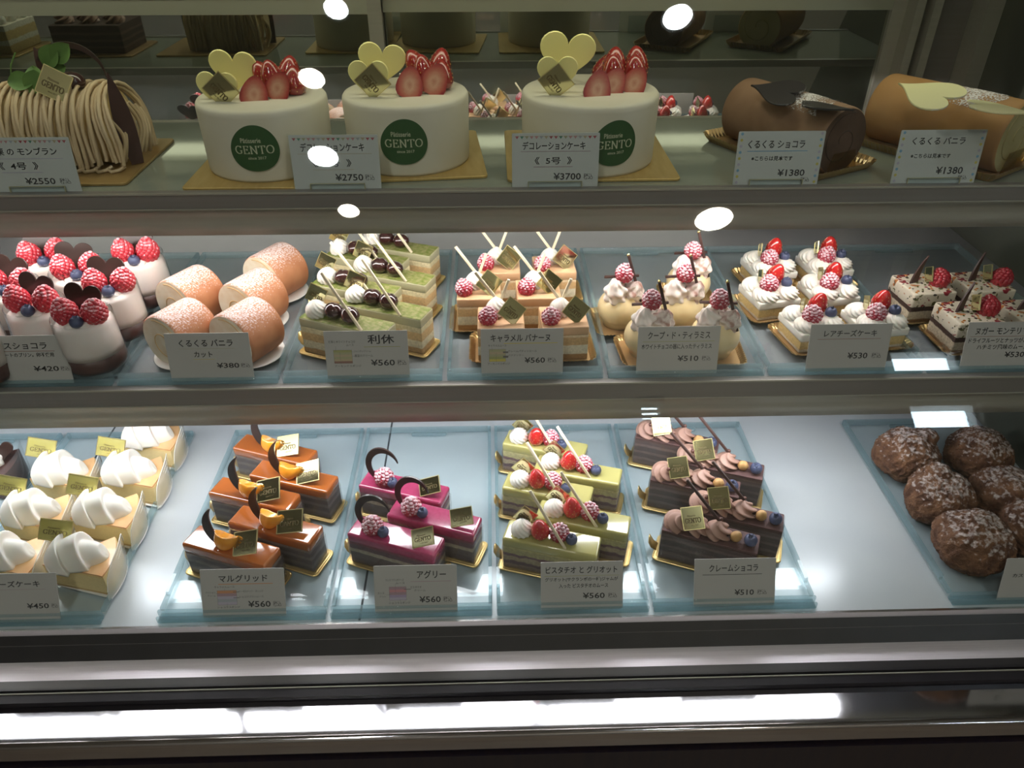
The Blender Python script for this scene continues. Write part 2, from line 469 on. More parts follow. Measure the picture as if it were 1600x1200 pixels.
M['nougat'] = patch_mat('nougat mousse with fruit and nuts', (0.78, 0.70, 0.56), [((0.14, 0.13, 0.04), 120, 0.61), ((0.28, 0.02, 0.03), 80, 0.61), ((0.52, 0.18, 0.04), 85, 0.66), ((0.05, 0.04, 0.03), 170, 0.64)])
M['choc_mousse'] = pmat('chocolate custard', (0.085, 0.038, 0.032), 0.4, col2=(0.10, 0.045, 0.038), nscale=60)
M['wall'] = pmat('cream wall', (0.55, 0.52, 0.45), 0.8, col2=(0.57, 0.54, 0.47), nscale=3)
M['ceil'] = pmat('off white ceiling', (0.68, 0.66, 0.6), 0.8, col2=(0.7, 0.68, 0.62), nscale=3)
M['floor'] = pmat('brown floor', (0.26, 0.21, 0.16), 0.5, col2=(0.3, 0.25, 0.19), nscale=6)
M['day'] = emit_mat('daylight sky', (0.72, 0.88, 1.0), WINDOW_E)
M['lamp'] = emit_mat('lit downlight', (1.0, 0.93, 0.78), DOWNLIGHT)
M['lamp_cool'] = emit_mat('lit cool downlight', (0.88, 0.96, 1.0), DOWNLIGHT)
M['frame_white'] = pmat('white trim', (0.7, 0.69, 0.66), 0.5)


# ------------------------------------------------------------------ mesh helpers
class MB:
    """collects shapes into one mesh"""

    def __init__(s):
        s.v, s.f, s.m, s.s = [], [], [], []

    def add(s, v, f, mi=0, smooth=True, T=None):
        b = len(s.v)
        s.v += [tuple(T @ Vector(p)) if T else tuple(p) for p in v]
        for q in f:
            s.f.append([i + b for i in q])
            s.m.append(mi)
            s.s.append(smooth)
        return s

    def merge(s, o, T=None, mi=None):
        b = len(s.v)
        s.v += [tuple(T @ Vector(p)) if T else p for p in o.v]
        s.f += [[i + b for i in q] for q in o.f]
        s.m += [mi] * len(o.m) if mi is not None else o.m
        s.s += o.s
        return s

    def mesh(s, name, *mats):
        me = bpy.data.meshes.new(name)
        me.from_pydata(s.v, [], s.f)
        for m in mats:
            me.materials.append(M[m] if isinstance(m, str) else m)
        me.polygons.foreach_set('material_index', s.m)
        me.polygons.foreach_set('use_smooth', s.s)
        me.update()
        return me

    # shapes
    def box(s, x0, x1, y0, y1, z0, z1, mi=0, T=None):
        v = [(x, y, z) for z in (z0, z1) for y in (y0, y1) for x in (x0, x1)]
        f = [(0, 2, 3, 1), (4, 5, 7, 6), (0, 1, 5, 4), (2, 6, 7, 3), (0, 4, 6, 2), (1, 3, 7, 5)]
        return s.add(v, f, mi, False, T)

    def loft(s, rings, mi=0, smooth=True, cap0=True, cap1=True, T=None, flat_caps=True, capmi=None):
        n = len(rings[0])
        v = [p for r in rings for p in r]
        f = []
        for i in range(len(rings) - 1):
            for j in range(n):
                k = (j + 1) % n
                f.append((i * n + j, i * n + k, (i + 1) * n + k, (i + 1) * n + j))
        s.add(v, f, mi, smooth, T)
        cm = mi if capmi is None else capmi
        if cap0:
            s.add(rings[0], [tuple(range(n))[::-1]], cm, False, T)
        if cap1:
            s.add(rings[-1], [tuple(range(n))], cm, False, T)
        return s

    def slab(s, w, d, z0, z1, r=0.002, b=0.0008, n=4, mi=0, T=None, smooth=True, bb=None, topmi=None):
        """rounded-corner block with softened top and bottom edges"""
        bb = b if bb is None else bb
        rg = []
        for off, z in ((bb, z0), (bb * 0.3, z0 + bb * 0.3), (0, z0 + bb)):
            rg.append([(x, y, z) for x, y in rrect(w - 2 * off, d - 2 * off, max(r - off, 1e-4), n)])
        for k in range(4):
            a = k / 3 * PI / 2
            off, z = b * (1 - math.cos(a)), z1 - b + b * math.sin(a)
            rg.append([(x, y, z) for x, y in rrect(w - 2 * off, d - 2 * off, max(r - off, 1e-4), n)])
        return s.loft(rg, mi, smooth, T=T, capmi=topmi if topmi is not None else mi)

    def lathe(s, prof, n=24, mi=0, T=None, a0=0.0, a1=2 * PI, smooth=True):
        full = abs(a1 - a0 - 2 * PI) < 1e-6
        cnt = n if full else n + 1
        v, f = [], []
        for r, z in prof:
            for j in range(cnt):
                a = a0 + (a1 - a0) * j / n
                v.append((r * math.cos(a), r * math.sin(a), z))
        for i in range(len(prof) - 1):
            for j in range(n):
                k = (j + 1) % cnt if full else j + 1
                f.append((i * cnt + j, i * cnt + k, (i + 1) * cnt + k, (i + 1) * cnt + j))
        return s.add(v, f, mi, smooth, T)

    def ball(s, rx, ry, rz, nu=14, nv=9, mi=0, T=None, fn=None):
        v, f = [], []
        for i in range(nv + 1):
            t = PI * i / nv
            for j in range(nu):
                a = 2 * PI * j / nu
                p = Vector((math.sin(t) * math.cos(a), math.sin(t) * math.sin(a), -math.cos(t)))
                k = fn(p) if fn else 1.0
                v.append((p.x * rx * k, p.y * ry * k, p.z * rz * k))
        for i in range(nv):
            for j in range(nu):
                q = (j + 1) % nu
                f.append((i * nu + j, i * nu + q, (i + 1) * nu + q, (i + 1) * nu + j))
        return s.add(v, f, mi, True, T)

    def tube(s, pts, rad, n=8, mi=0, T=None, flat=1.0):
        pts = [Vector(p) for p in pts]
        rings = []
        prev = Vector((0, 0, 1))
        for i, p in enumerate(pts):
            t = (pts[min(i + 1, len(pts) - 1)] - pts[max(i - 1, 0)]).normalized()
            a = prev - t * prev.dot(t)
            if a.length < 1e-4:
                a = Vector((1, 0, 0)) - t * t.x
            a.normalize()
            prev = a
            b = t.cross(a)
            r = rad[i] if isinstance(rad, (list, tuple)) else rad
            rings.append([tuple(p + a * (r * math.cos(2 * PI * j / n)) + b * (r * flat * math.sin(2 * PI * j / n))) for j in range(n)])
        return s.loft(rings, mi, True, T=T)

    def prism(s, poly, t, mi=0, T=None, bev=0.0, smooth=False):
        """polygon in the xz plane given thickness t along y"""
        n = len(poly)
        cx, cz = sum(p[0] for p in poly) / n, sum(p[1] for p in poly) / n

        def ins(k):
            return [(cx + (x - cx) * k, cz + (z - cz) * k) for x, z in poly]
        if bev:
            ex = max(max(abs(x - cx), abs(z - cz)) for x, z in poly)
            k = 1 - bev / ex
            rg = [[(x, -t / 2, z) for x, z in ins(k)], [(x, -t / 2 + bev, z) for x, z in poly],
                  [(x, t / 2 - bev, z) for x, z in poly], [(x, t / 2, z) for x, z in ins(k)]]
        else:
            rg = [[(x, -t / 2, z) for x, z in poly], [(x, t / 2, z) for x, z in poly]]
        return s.loft(rg, mi, smooth, T=T)


def rrect(w, d, r, n=4):
    out = []
    for cx, cy, a in ((w / 2 - r, d / 2 - r, 0), (-w / 2 + r, d / 2 - r, 1), (-w / 2 + r, -d / 2 + r, 2), (w / 2 - r, -d / 2 + r, 3)):
        for i in range(n + 1):
            t = (a + i / n) * PI / 2
            out.append((cx + r * math.cos(t), cy + r * math.sin(t)))
    return out


def Tm(x=0, y=0, z=0, rx=0, ry=0, rz=0, s=1.0):
    m = Matrix.Translation((x, y, z)) @ Matrix.Rotation(rz, 4, 'Z') @ Matrix.Rotation(ry, 4, 'Y') @ Matrix.Rotation(rx, 4, 'X')
    if isinstance(s, (tuple, list)):
        return m @ Matrix.Diagonal((*s, 1))
    return m @ Matrix.Scale(s, 4)


_text_cache = {}


def text_geo(body):
    """outline of a written line as triangles, normalised to start at 0,0"""
    if body not in _text_cache:
        cu = bpy.data.curves.new('writing', 'FONT')
        cu.body = body
        cu.resolution_u = 2
        cu.offset = 0.016
        ob = bpy.data.objects.new('writing', cu)
        COL.objects.link(ob)
        dg = bpy.context.evaluated_depsgraph_get()
        me = bpy.data.meshes.new_from_object(ob.evaluated_get(dg))
        v = [(p.co.x, p.co.y) for p in me.vertices]
        f = [tuple(q.vertices) for q in me.polygons]
        bpy.data.objects.remove(ob)
        bpy.data.curves.remove(cu)
        bpy.data.meshes.remove(me)
        xs, ys = [p[0] for p in v] or [0, 1], [p[1] for p in v] or [0, 1]
        x0, x1, y0, y1 = min(xs), max(xs), min(ys), max(ys)
        _text_cache[body] = ([((x - x0) / (x1 - x0), (y - y0) / (y1 - y0)) for x, y in v], f)
    return _text_cache[body]


def write(mb, body, x0, x1, z0, z1, mi, y=0.0, fn=None):
    """write a line into the box x0..x1, z0..z1 of a card facing -y"""
    v, f = text_geo(body)
    pts = [(x0 + a * (x1 - x0), y, z0 + b * (z1 - z0)) for a, b in v]
    if fn:
        pts = [fn(p) for p in pts]
    mb.add(pts, f, mi, False)


SERIF = {   # strokes of the logo's capitals: (points, thickness); y up, unit height
    'G': ([[(0.78, 0.80), (0.62, 0.95), (0.42, 0.99), (0.2, 0.88), (0.06, 0.62), (0.06, 0.38), (0.2, 0.12), (0.42, 0.01), (0.62, 0.03), (0.78, 0.12)], [(0.78, 0.12), (0.78, 0.42)], [(0.6, 0.42), (0.92, 0.42)], [(0.78, 0.8), (0.78, 0.98)]], 0.95),
    'E': ([[(0.16, 0.0), (0.16, 1.0)], [(0.04, 0.99), (0.66, 0.99)], [(0.16, 0.53), (0.52, 0.53)], [(0.04, 0.01), (0.72, 0.01)], [(0.66, 0.99), (0.66, 0.84)], [(0.72, 0.01), (0.74, 0.2)], [(0.52, 0.45), (0.52, 0.61)]], 0.8),
    'N': ([[(0.16, 0.0), (0.16, 1.0)], [(0.16, 1.0), (0.82, 0.0)], [(0.82, 0.0), (0.82, 1.0)], [(0.02, 0.01), (0.3, 0.01)], [(0.02, 0.99), (0.2, 0.99)], [(0.68, 0.99), (0.96, 0.99)]], 1.0),
    'T': ([[(0.44, 0.0), (0.44, 1.0)], [(0.06, 0.99), (0.84, 0.99)], [(0.3, 0.01), (0.58, 0.01)], [(0.06, 0.99), (0.05, 0.8)], [(0.84, 0.99), (0.85, 0.8)]], 0.9),
    'O': ([[(0.5 + 0.44 * math.cos(a * PI / 9), 0.5 + 0.5 * math.sin(a * PI / 9)) for a in range(19)]], 1.0),
}


def write_gento(mb, x0, x1, z0, z1, mi, y=0.0, fn=None, w=0.055):
    tot = sum(SERIF[c][1] for c in 'GENTO') + 0.10 * 4
    k, h = (x1 - x0) / tot, z1 - z0
    x = x0
    for c in 'GENTO':
        strokes, adv = SERIF[c]
        for st in strokes:
            for (ax, az), (bx, bz) in zip(st, st[1:]):
                a, b = Vector((x + ax * k, z0 + az * h)), Vector((x + bx * k, z0 + bz * h))
                d = (b - a).normalized()
                steep = abs(d.y)
                hw = h * w * (0.6 + 0.8 * steep)
                nrm = Vector((-d.y, d.x)) * hw
                a, b = a - d * hw * 0.4, b + d * hw * 0.4
                pts = [(p.x, y, p.y) for p in (a - nrm, b - nrm, b + nrm, a + nrm)]
                if fn:
                    pts = [fn(p) for p in pts]
                mb.add(pts, [(0, 1, 2, 3)], mi, False)
        x += (adv + 0.10) * k


# ------------------------------------------------------------------ objects
def obj(name, mesh, parent=None, T=None):
    o = bpy.data.objects.new(name, mesh)
    COL.objects.link(o)
    if parent:
        o.parent = parent
    if T is not None:
        o.matrix_local = T
    return o


def tag(o, label=None, cat=None, group=None, kind=None):
    if label:
        o['label'] = label
    if cat:
        o['category'] = cat
    if group:
        o['group'] = group
    if kind:
        o['kind'] = kind
    return o


def thing(name, label, cat, T=None, group=None):
    o = obj(name, None, None, T)
    o.empty_display_size = 0.02
    return tag(o, label, cat, group)


class Kind:
    """one kind of thing: parts = [(name, mesh, matrix, label or None, [sub-parts])]; place() links a copy with copies of every part"""

    def __init__(s, name, cat, group):
        s.name, s.cat, s.group, s.parts = name, cat, group, []

    def part(s, name, mesh, T=None, label=None, sub=(), jit=0.0):
        s.parts.append((name, mesh, T or Matrix.Identity(4), label, list(sub), jit))
        return s

    def place(s, label, x, y, z, rz=0.0, skip=(), swap=None):
        r = thing(s.name, label, s.cat, Tm(x, y, z, rz=rz), s.group)
        for name, mesh, T, lab, sub, jit in s.parts:
            if name in skip:
                continue
            if swap and name in swap:
                mesh = swap[name]
            J = T
            if jit:
                J = T @ Tm(rx=random.uniform(-jit, jit) * 0.4, ry=random.uniform(-jit, jit) * 0.4, rz=random.uniform(-jit, jit))
            o = obj(name, mesh, r, J)
            if lab:
                o['label'] = lab
            for sn, sm, sT in sub:
                obj(sn, sm, o, sT)
        return r


# ------------------------------------------------------------------ small shapes shared by the cakes
def rosette(R, h, lobes=11, amp=0.11, twist=1.7, rows=16, n=66, pinch=0.85, wav=0.0, seed=0):
    mb = MB()
    rg = []
    for i in range(rows + 1):
        t = i / rows
        base = R * (math.sin(min(1, 0.42 + t * 0.6) * PI)) ** pinch if t < 1 else 0.0002
        base = R * ((1 - t ** 2.2) * (0.80 + 0.45 * t)) + 0.0003
        base *= 1 + wav * math.sin(t * 5 * PI + seed)
        r = []
        for j in range(n):
            a = 2 * PI * j / n
            k = 1 + amp * (1 - 0.3 * t) * math.cos(lobes * (a + twist * t))
            r.append((base * k * math.cos(a), base * k * math.sin(a), h * t))
        rg.append(r)
    return mb.loft(rg, cap0=True, cap1=True)


def heart_poly(w, n=44, tall=1.0):
    pts = []
    for i in range(n):
        t = 2 * PI * i / n
        x = 16 * math.sin(t) ** 3
        z = 13 * math.cos(t) - 5 * math.cos(2 * t) - 2 * math.cos(3 * t) - math.cos(4 * t)
        pts.append((-x / 32 * w, z / 32 * w * tall))
    return pts


def heart(w, t, mat, tall=1.0):
    return MB().prism(heart_poly(w, tall=tall), t, bev=t * 0.3).mesh('heart', mat)


def raspberry_mb(R=0.0105, h=0.021, rows=7):
    mb = MB()
    mb.ball(R * 0.86, R * 0.86, h / 2 * 0.9, 12, 8, T=Tm(z=h / 2))
    for i in range(rows):
        t = (i + 0.5) / rows
        rr = R * math.sin(PI * (0.20 + 0.74 * t)) ** 0.8 * (1.0 if t < 0.6 else 1.0 - 0.30 * (t - 0.6))
        z = h * (0.07 + 0.86 * t)
        cnt = max(4, int(2 * PI * rr / (R * 0.46)))
        for j in range(cnt):
            a = 2 * PI * (j + 0.5 * (i % 2)) / cnt
            q = R * 0.27
            mb.ball(q, q, q, 7, 5, T=Tm(rr * 0.86 * math.cos(a), rr * 0.86 * math.sin(a), z))
    mb.ball(R * 0.28, R * 0.28, R * 0.28, 7, 5, T=Tm(0, 0, h * 0.95))
    return mb


def strawberry_mb(L=0.028, W=0.0235, a0=0.0, a1=2 * PI, seeds=True):
    prof = [(0.0005, 0), (W * .22, L * .0), (W * .40, L * .06), (W * .49, L * .2), (W * .5, L * .34), (W * .455, L * .52), (W * .36, L * .72), (W * .24, L * .88), (W * .12, L * .97), (0.0004, L)]
    mb = MB().lathe(prof, 22, 0, a0=a0, a1=a1)
    if seeds:
        for i in range(6):
            t = 0.14 + 0.13 * i
            r = np.interp(t * L, [p[1] for p in prof], [p[0] for p in prof])
            cnt = max(5, int(11 * r / (W * .5)))
            for j in range(cnt):
                a = 2 * PI * (j + 0.5 * (i % 2)) / cnt
                if a0 + 0.05 < a < a1 - 0.05:
                    mb.ball(0.0004, 0.00055, 0.0009, 5, 4, 1, T=Tm(r * math.cos(a), r * math.sin(a), t * L, rz=a))
    return mb, prof


RASP = raspberry_mb().mesh('raspberry', 'raspberry')
RASP_RED = raspberry_mb().mesh('raspberry', 'raspberry_red')
RASP_TALL = raspberry_mb(0.0125, 0.029, 9).mesh('raspberry', 'raspberry_red')
RASP_BARE = raspberry_mb(0.0115, 0.023, 8).mesh('raspberry', 'raspberry_bare')
STRAW = strawberry_mb()[0].mesh('strawberry', 'strawberry', 'seed')
STRAW_DARK = strawberry_mb(0.031, 0.026)[0].mesh('strawberry', 'strawberry_dark', 'seed')
_hs, _pf = strawberry_mb(0.032, 0.029, 0, PI)
_hs.add([(r, 0, z) for r, z in _pf] + [(-r, 0, z) for r, z in _pf[::-1]], [tuple(range(2 * len(_pf)))], 2, False)
# recentre the half so that its cut face's middle is the local origin
_hs.v = [(x, y, z - 0.013) for x, y, z in _hs.v]
HALF_STRAW = _hs.mesh('strawberry half', 'strawberry_dark', 'seed', 'straw_cut')


def blueberry_mesh(R=0.0068):
    mb = MB()
    prof = [(0.0003, -R * .92), (R * .5, -R * .82), (R * .88, -R * .45), (R, 0), (R * .9, R * .42), (R * .6, R * .76), (R * .40, R * .86), (R * .34, R * .84), (R * .24, R * .62), (0.0003, R * .58)]
    mb.lathe(prof, 16)
    for k in range(5):
        a = 2 * PI * k / 5
        c, s_ = math.cos(a), math.sin(a)
        p = [(R * .34 * math.cos(a - .5), R * .34 * math.sin(a - .5), R * .84), (R * .34 * math.cos(a + .5), R * .34 * math.sin(a + .5), R * .84), (R * .6 * c, R * .6 * s_, R * 1.02)]
        mb.add(p, [(0, 1, 2), (2, 1, 0)], 0, False)
    return mb.mesh('blueberry', 'blueberry')


BLUE = blueberry_mesh()


def plaque(w, mat='gold_plaque', d=None, name='plaque'):
    """thin square card with a border and the shop's printed name, standing in the xz plane, facing -y"""
    d = d or w
    mb = MB().box(-w / 2, w / 2, -0.0005, 0.0005, -d / 2, d / 2, 0)
    e = w * 0.03
    for a, b, c, f in ((-w / 2, w / 2, d / 2 - e, d / 2), (-w / 2, w / 2, -d / 2, -d / 2 + e), (-w / 2, -w / 2 + e, -d / 2, d / 2), (w / 2 - e, w / 2, -d / 2, d / 2)):
        mb.box(a, b, -0.0007, 0.0007, c, f, 1)
    write(mb, 'Pâtisserie', -w * .24, w * .14, d * .06, d * .15, 2, -0.0007)
    write_gento(mb, -w * .36, w * .36, -d * .20, 0, 2, -0.0007, w=0.075)
    write(mb, 'since 2017', -w * .1, w * .22, -d * .34, -d * .28, 2, -0.0007)
    return mb.mesh(name, mat, 'plaque_edge', 'plaque_text')


PLQ = plaque(0.021)
PLQ_S = plaque(0.017)
PLQ_Y = plaque(0.033, 'gold_yellow', 0.025)
PLQ_L = plaque(0.028)
PLQ_TRI = plaque(0.016)


def stick(L, w=0.0026, mat='white_choc'):
    return MB().slab(w, w * 0.8, 0, L, 0.0006, 0.0003, 2).mesh('chocolate stick', mat)


def curl_mesh(R, w0, a0, a1, mat='choc_dark', t=0.0011):
    """tapering arc of chocolate in the xz plane, broad in the middle of its lower side"""
    n = 22
    rg = []
    for i in range(n + 1):
        u = i / n
        a = a0 + (a1 - a0) * u
        w = max(0.0008, w0 * (math.sin(PI * min(1, u * 0.86 + 0.14)) ** 0.9))
        ro, ri = R, R - w
        c, s_ = math.cos(a), math.sin(a)
        rg.append([(ro * c, -t, ro * s_), (ro * c, t, ro * s_), (ri * c, t, ri * s_), (ri * c, -t, ri * s_)])
    return MB().loft(rg, 0, False).mesh('chocolate curl', mat)


def gold_board(w, d, r=0.006, tab=True, mat='gold'):
    mb = MB().slab(w, d, 0, 0.0012, r, 0.0003, 5)
    rg = []
    for off, z in ((0.0, 0.0012), (0.0005, 0.0019), (0.0015, 0.0019), (0.002, 0.0012)):
        rg.append([(x, y, z) for x, y in rrect(w - 2 * off, d - 2 * off, r - off, 5)])
    mb.loft(rg, 0, True, False, False)
    rg = []
    for off, z in ((0.0035, 0.0012), (0.004, 0.0016), (0.0045, 0.0012)):
        rg.append([(x, y, z) for x, y in rrect(w - 2 * off, d - 2 * off, r - 0.003, 5)])
    mb.loft(rg, 0, True, False, False)
    if tab:   # a bent-up tongue at the left end with a punched eye
        pts = [(-w / 2 + 0.002, 0.001), (-w / 2 - 0.004, 0.004), (-w / 2 - 0.0075, 0.010), (-w / 2 - 0.0085, 0.016)]
        v, f = [], []
        for i, (x, z) in enumerate(pts):
            hw = (0.006, 0.0065, 0.006, 0.0025)[i]
            v += [(x, -hw, z), (x, hw, z), (x + 0.0009, hw, z + 0.0006), (x + 0.0009, -hw, z + 0.0006)]
        for i in range(3):
            for j in range(4):
                k = (j + 1) % 4
                f.append((i * 4 + j, i * 4 + k, (i + 1) * 4 + k, (i + 1) * 4 + j))
        f += [(12, 13, 14, 15), (3, 2, 1, 0)]
        mb.add(v, f, 0, True)
    return mb.mesh('cake board', mat)


def fluted_tray(w, d, h=0.006, mat='gold_brown', rim='gold_rim', r=0.008, flute=0.0011, pitch=0.004):
    """shallow card tray with a fluted raised rim"""
    base = rrect(w, d, r, 6)
    P = []
    for i, p in enumerate(base):
        q = base[(i + 1) % len(base)]
        L = math.hypot(q[0] - p[0], q[1] - p[1])
        k = max(1, int(L / (pitch / 2)))
        P += [(p[0] + (q[0] - p[0]) * j / k, p[1] + (q[1] - p[1]) * j / k) for j in range(k)]
    n = len(P)

    def ring(off, z, fl):
        o = []
        for i, (x, y) in enumerate(P):
            a, b = P[(i + 1) % n], P[i - 1]
            t = Vector((a[0] - b[0], a[1] - b[1])).normalized()
            e = off + (fl if i % 2 else -fl)
            o.append((x + t.y * e, y - t.x * e, z))
        return o
    mb = MB()
    mb.loft([ring(-0.004, 0.0, 0), ring(-0.0035, 0.0012, 0)], 0, False)
    mb.loft([ring(-0.004, 0.0004, 0), ring(0.0, h * .55, flute), ring(0.0025, h, flute), ring(0.0035, h, flute * .6), ring(0.0028, h - 0.0008, flute)], 1, False, False, False)
    return mb.mesh('cake tray', mat, rim)


# ------------------------------------------------------------------ the room
def structure(name, mb, *mats):
    o = obj(name, mb.mesh(name, *mats))
    o['kind'] = 'structure'
    return o


RX0, RX1, RY0, RY1, RZ = -2.6, 3.2, -1.6, 2.6, 2.6
structure('floor', MB().box(RX0, RX1, RY0, RY1, -0.1, 0.0), 'floor')
structure('ceiling', MB().box(RX0, RX1, RY0, RY1, RZ, RZ + 0.1), 'ceil')
structure('wall_left', MB().box(RX0 - 0.1, RX0, RY0, RY1, 0, RZ), 'wall')
structure('wall_right', MB().box(RX1, RX1 + 0.1, RY0, RY1, 0, RZ), 'wall')
structure('wall_front', MB().box(RX0, RX1, RY1, RY1 + 0.1, 0, RZ), 'wall')
# the wall behind the photographer has transom windows that let in daylight
WIN = [(1.73, 2.05, 2.14, 2.27), (1.75, 2.06, 1.87, 2.01), (0.60, 0.72, 1.93, 2.05)]
wb = MB()
xs = sorted({RX0, RX1, *[w[0] for w in WIN], *[w[1] for w in WIN]})
for xa, xb in zip(xs, xs[1:]):
    z = 0.0
    for w in sorted((w for w in WIN if w[0] < xb - 1e-6 and w[1] > xa + 1e-6), key=lambda w: w[2]):
        wb.box(xa, xb, RY0 - 0.1, RY0, z, w[2])
        z = w[3]
    wb.box(xa, xb, RY0 - 0.1, RY0, z, RZ)
structure('wall_back', wb, 'wall')
for i, (xa, xb, za, zb_) in enumerate(WIN):
    w = MB().box(xa, xb, RY0 - 0.09, RY0 - 0.08, za, zb_, 0)
    f = 0.02
    for a in ((xa, xb, za, za + f), (xa, xb, zb_ - f, zb_), (xa, xa + f, za, zb_), (xb - f, xb, za, zb_)):
        w.box(a[0], a[1], RY0 - 0.08, RY0 - 0.02, a[2], a[3], 1)
    if i == 2:
        for k in range(4):
            z = za + (k + 0.7) * (zb_ - za) / 5
            w.box(xa, xb, RY0 - 0.06, RY0 - 0.05, z, z + 0.012, 1)
    structure('window_%d' % (i + 1), w, 'day', 'frame_white')

# ------------------------------------------------------------------ ceiling downlights, mirrored in the slanted front glass
DOWN = [((0.887, -1.112), 0.074, 'lamp', 'large warm downlight nearest the window wall, mirrored over the top shelf rail'),
        ((-0.555, -1.037), 0.040, 'lamp', 'small warm downlight mirrored over the rail under the middle white cake'),
        ((-0.592, -0.739), 0.052, 'lamp_cool', 'cool downlight mirrored on the 2750 yen price card'),
        ((-0.557, -0.396), 0.040, 'lamp', 'warm downlight mirrored beside the strawberries of the first white cake'),
        ((0.548, -0.182), 0.042, 'lamp_cool', 'bright cool downlight mirrored above the chocolate roll'),
        ((-0.434, -0.149), 0.034, 'lamp_cool', 'cool downlight mirrored at the top edge beside the door jamb')]
for (x, y), r, m, lab in DOWN:
    t = thing('ceiling_downlight', lab, 'ceiling light', Tm(x, y, RZ), 'ceiling downlights')
    obj('trim_ring', MB().lathe([(r, -0.001), (r, -0.006), (r * 1.35, -0.008), (r * 1.4, 0.0)], 28).mesh('trim ring', 'frame_white'), t)
    obj('lamp', MB().lathe([(0.0005, -0.004), (r, -0.004), (r, -0.001)], 28).mesh('lamp', m), t)

# ------------------------------------------------------------------ the display case
XL, XR = -1.06, 0.712
YB = 1.20
case = thing('display_case', 'long refrigerated glass display case with three lit tiers of cakes', 'display case', Tm(0, 0.85, 0))
CT = Matrix.Translation((0, -0.85, 0))


def cpart(name, mb, *mats, parent=None):
    o = obj(name, mb.mesh(name, *mats), parent or case, CT if parent is None else None)
    return o


DF = 0.5440                      # front of the deck
deck = MB().box(XL, XR, DF, YB, ZB - 0.007, ZB)
for (xa, ya), (xb, yb) in ((up(614, 664, ZB)[:2], up(566, 928, ZB)[:2]), (up(176, 675, ZB)[:2], up(137, 732, ZB)[:2])):
    x = (xa + xb) / 2
    deck.box(x - 0.0012, x + 0.0012, DF + 0.002, YB, ZB - 0.001, ZB + 0.0003, 1)
cpart('deck', deck, 'deck', 'seam')
cpart('deck_edge', MB().box(XL, XR, DF - 0.003, DF, ZB - 0.007, ZB + 0.0012), 'chrome')
# a dark sloping band, a brushed steel sill, the glass channel and a polished ledge tilted back a little
rz_ = MB()
v = [(x, y, z) for y, z in ((DF - 0.002, 0.7550), (0.5238, 0.7330), (0.5238, 0.70), (0.60, 0.70), (0.60, 0.7550)) for x in (XL, XR)]
rz_.add(v, [(2 * i, 2 * i + 1, 2 * ((i + 1) % 5) + 1, 2 * ((i + 1) % 5)) for i in range(5)], 0, False)
rz_.box(XL, XR, 0.5345, 0.5357, 0.7440, 0.7462, 1)
cpart('riser', rz_, 'dark_pvc', 'alu_dark')
sl = MB()
v = [(x, y, z) for y, z in ((0.5235, 0.7330), (0.4966, 0.7366), (0.4966, 0.70), (0.5235, 0.70)) for x in (XL, XR)]
sl.add(v, [(2 * i, 2 * i + 1, 2 * ((i + 1) % 4) + 1, 2 * ((i + 1) % 4)) for i in range(4)], 0, False)
cpart('sill', sl, 'steel')
ch = MB()
ch.box(XL, XR, 0.4850, 0.4962, 0.70, 0.7392).box(XL, XR, 0.4695, 0.4800, 0.70, 0.7408)
ch.box(XL, XR, 0.4800, 0.4850, 0.70, 0.732)
ch.box(XL, XR, 0.4792, 0.4802, 0.7408, 0.7420, 1)
cpart('glass_channel', ch, 'dark_pvc', 'alu')
prof = [(0.4692, 0.7325), (0.4688, 0.7342)] + [(y, 0.7342 + 0.2244 * (0.4688 - y)) for y in (0.4682, 0.4600, 0.4450, 0.4300, 0.4250)] + [(0.4240, 0.7441), (0.4215, 0.7434), (0.4200, 0.7412), (0.4195, 0.733), (0.4197, 0.722)]
lg = MB()
v = [(x, y, z) for y, z in prof for x in (XL, XR + 0.3)]
lg.add(v, [(2 * i, 2 * i + 1, 2 * i + 3, 2 * i + 2) for i in range(len(prof) - 1)], 0, True)
lg.box(XL, XR + 0.3, 0.4235, 0.4690, 0.715, 0.732, 0)
cpart('ledge', lg, 'steel_pol')
cpart('counter_front', MB().box(XL, XR + 0.3, 0.4250, YB + 0.05, 0.02, 0.700), 'dark_front')

# shelves
def shelf(name, z, yf, drop, cover, matname, ymax):
    o = cpart(name, MB().box(XL, XR, yf + 0.004, ymax, z - 0.008, z), matname)
    r = MB().box(XL, XR, yf, yf + 0.008, z - drop, z + 0.0015)
    r.box(XL, XR, yf - 0.0012, yf, z - 0.0005, z + 0.0015, 1)
    r.box(XL, XR, yf - 0.0008, yf, z - drop, z - drop + 0.0012, 1)
    cpart('shelf_rail', r, 'alu_dark', 'alu')
    pr = [(yf + 0.006, z - drop), (yf + 0.010, z - drop - cover * .25), (yf + 0.011, z - drop - cover * .6), (yf + 0.008, z - drop - cover), (yf + 0.011, z - drop - cover), (yf + 0.0135, z - drop - cover * .6), (yf + 0.013, z - drop + 0.001)]
    c = MB()
    v = [(x, y, zz) for y, zz in pr for x in (XL, XR)]
    n = len(pr)
    c.add(v, [(2 * i, 2 * i + 1, 2 * ((i + 1) % n) + 1, 2 * ((i + 1) % n)) for i in range(n)], 0, True)
    return cpart('lamp_cover', c, 'alu'), yf, z - drop - cover


cov2, y2, zc2 = shelf('middle_shelf', Z2, 0.692, 0.022, 0.033, 'shelf2', YB - 0.02)
cov1, y1, zc1 = shelf('top_shelf', Z1, 0.772, 0.017, 0.032, 'shelf1', 1.033)
cpart('shelf_back_edge', MB().box(XL, XR, 1.033, 1.041, Z1 - 0.010, Z1 + 0.001), 'alu')


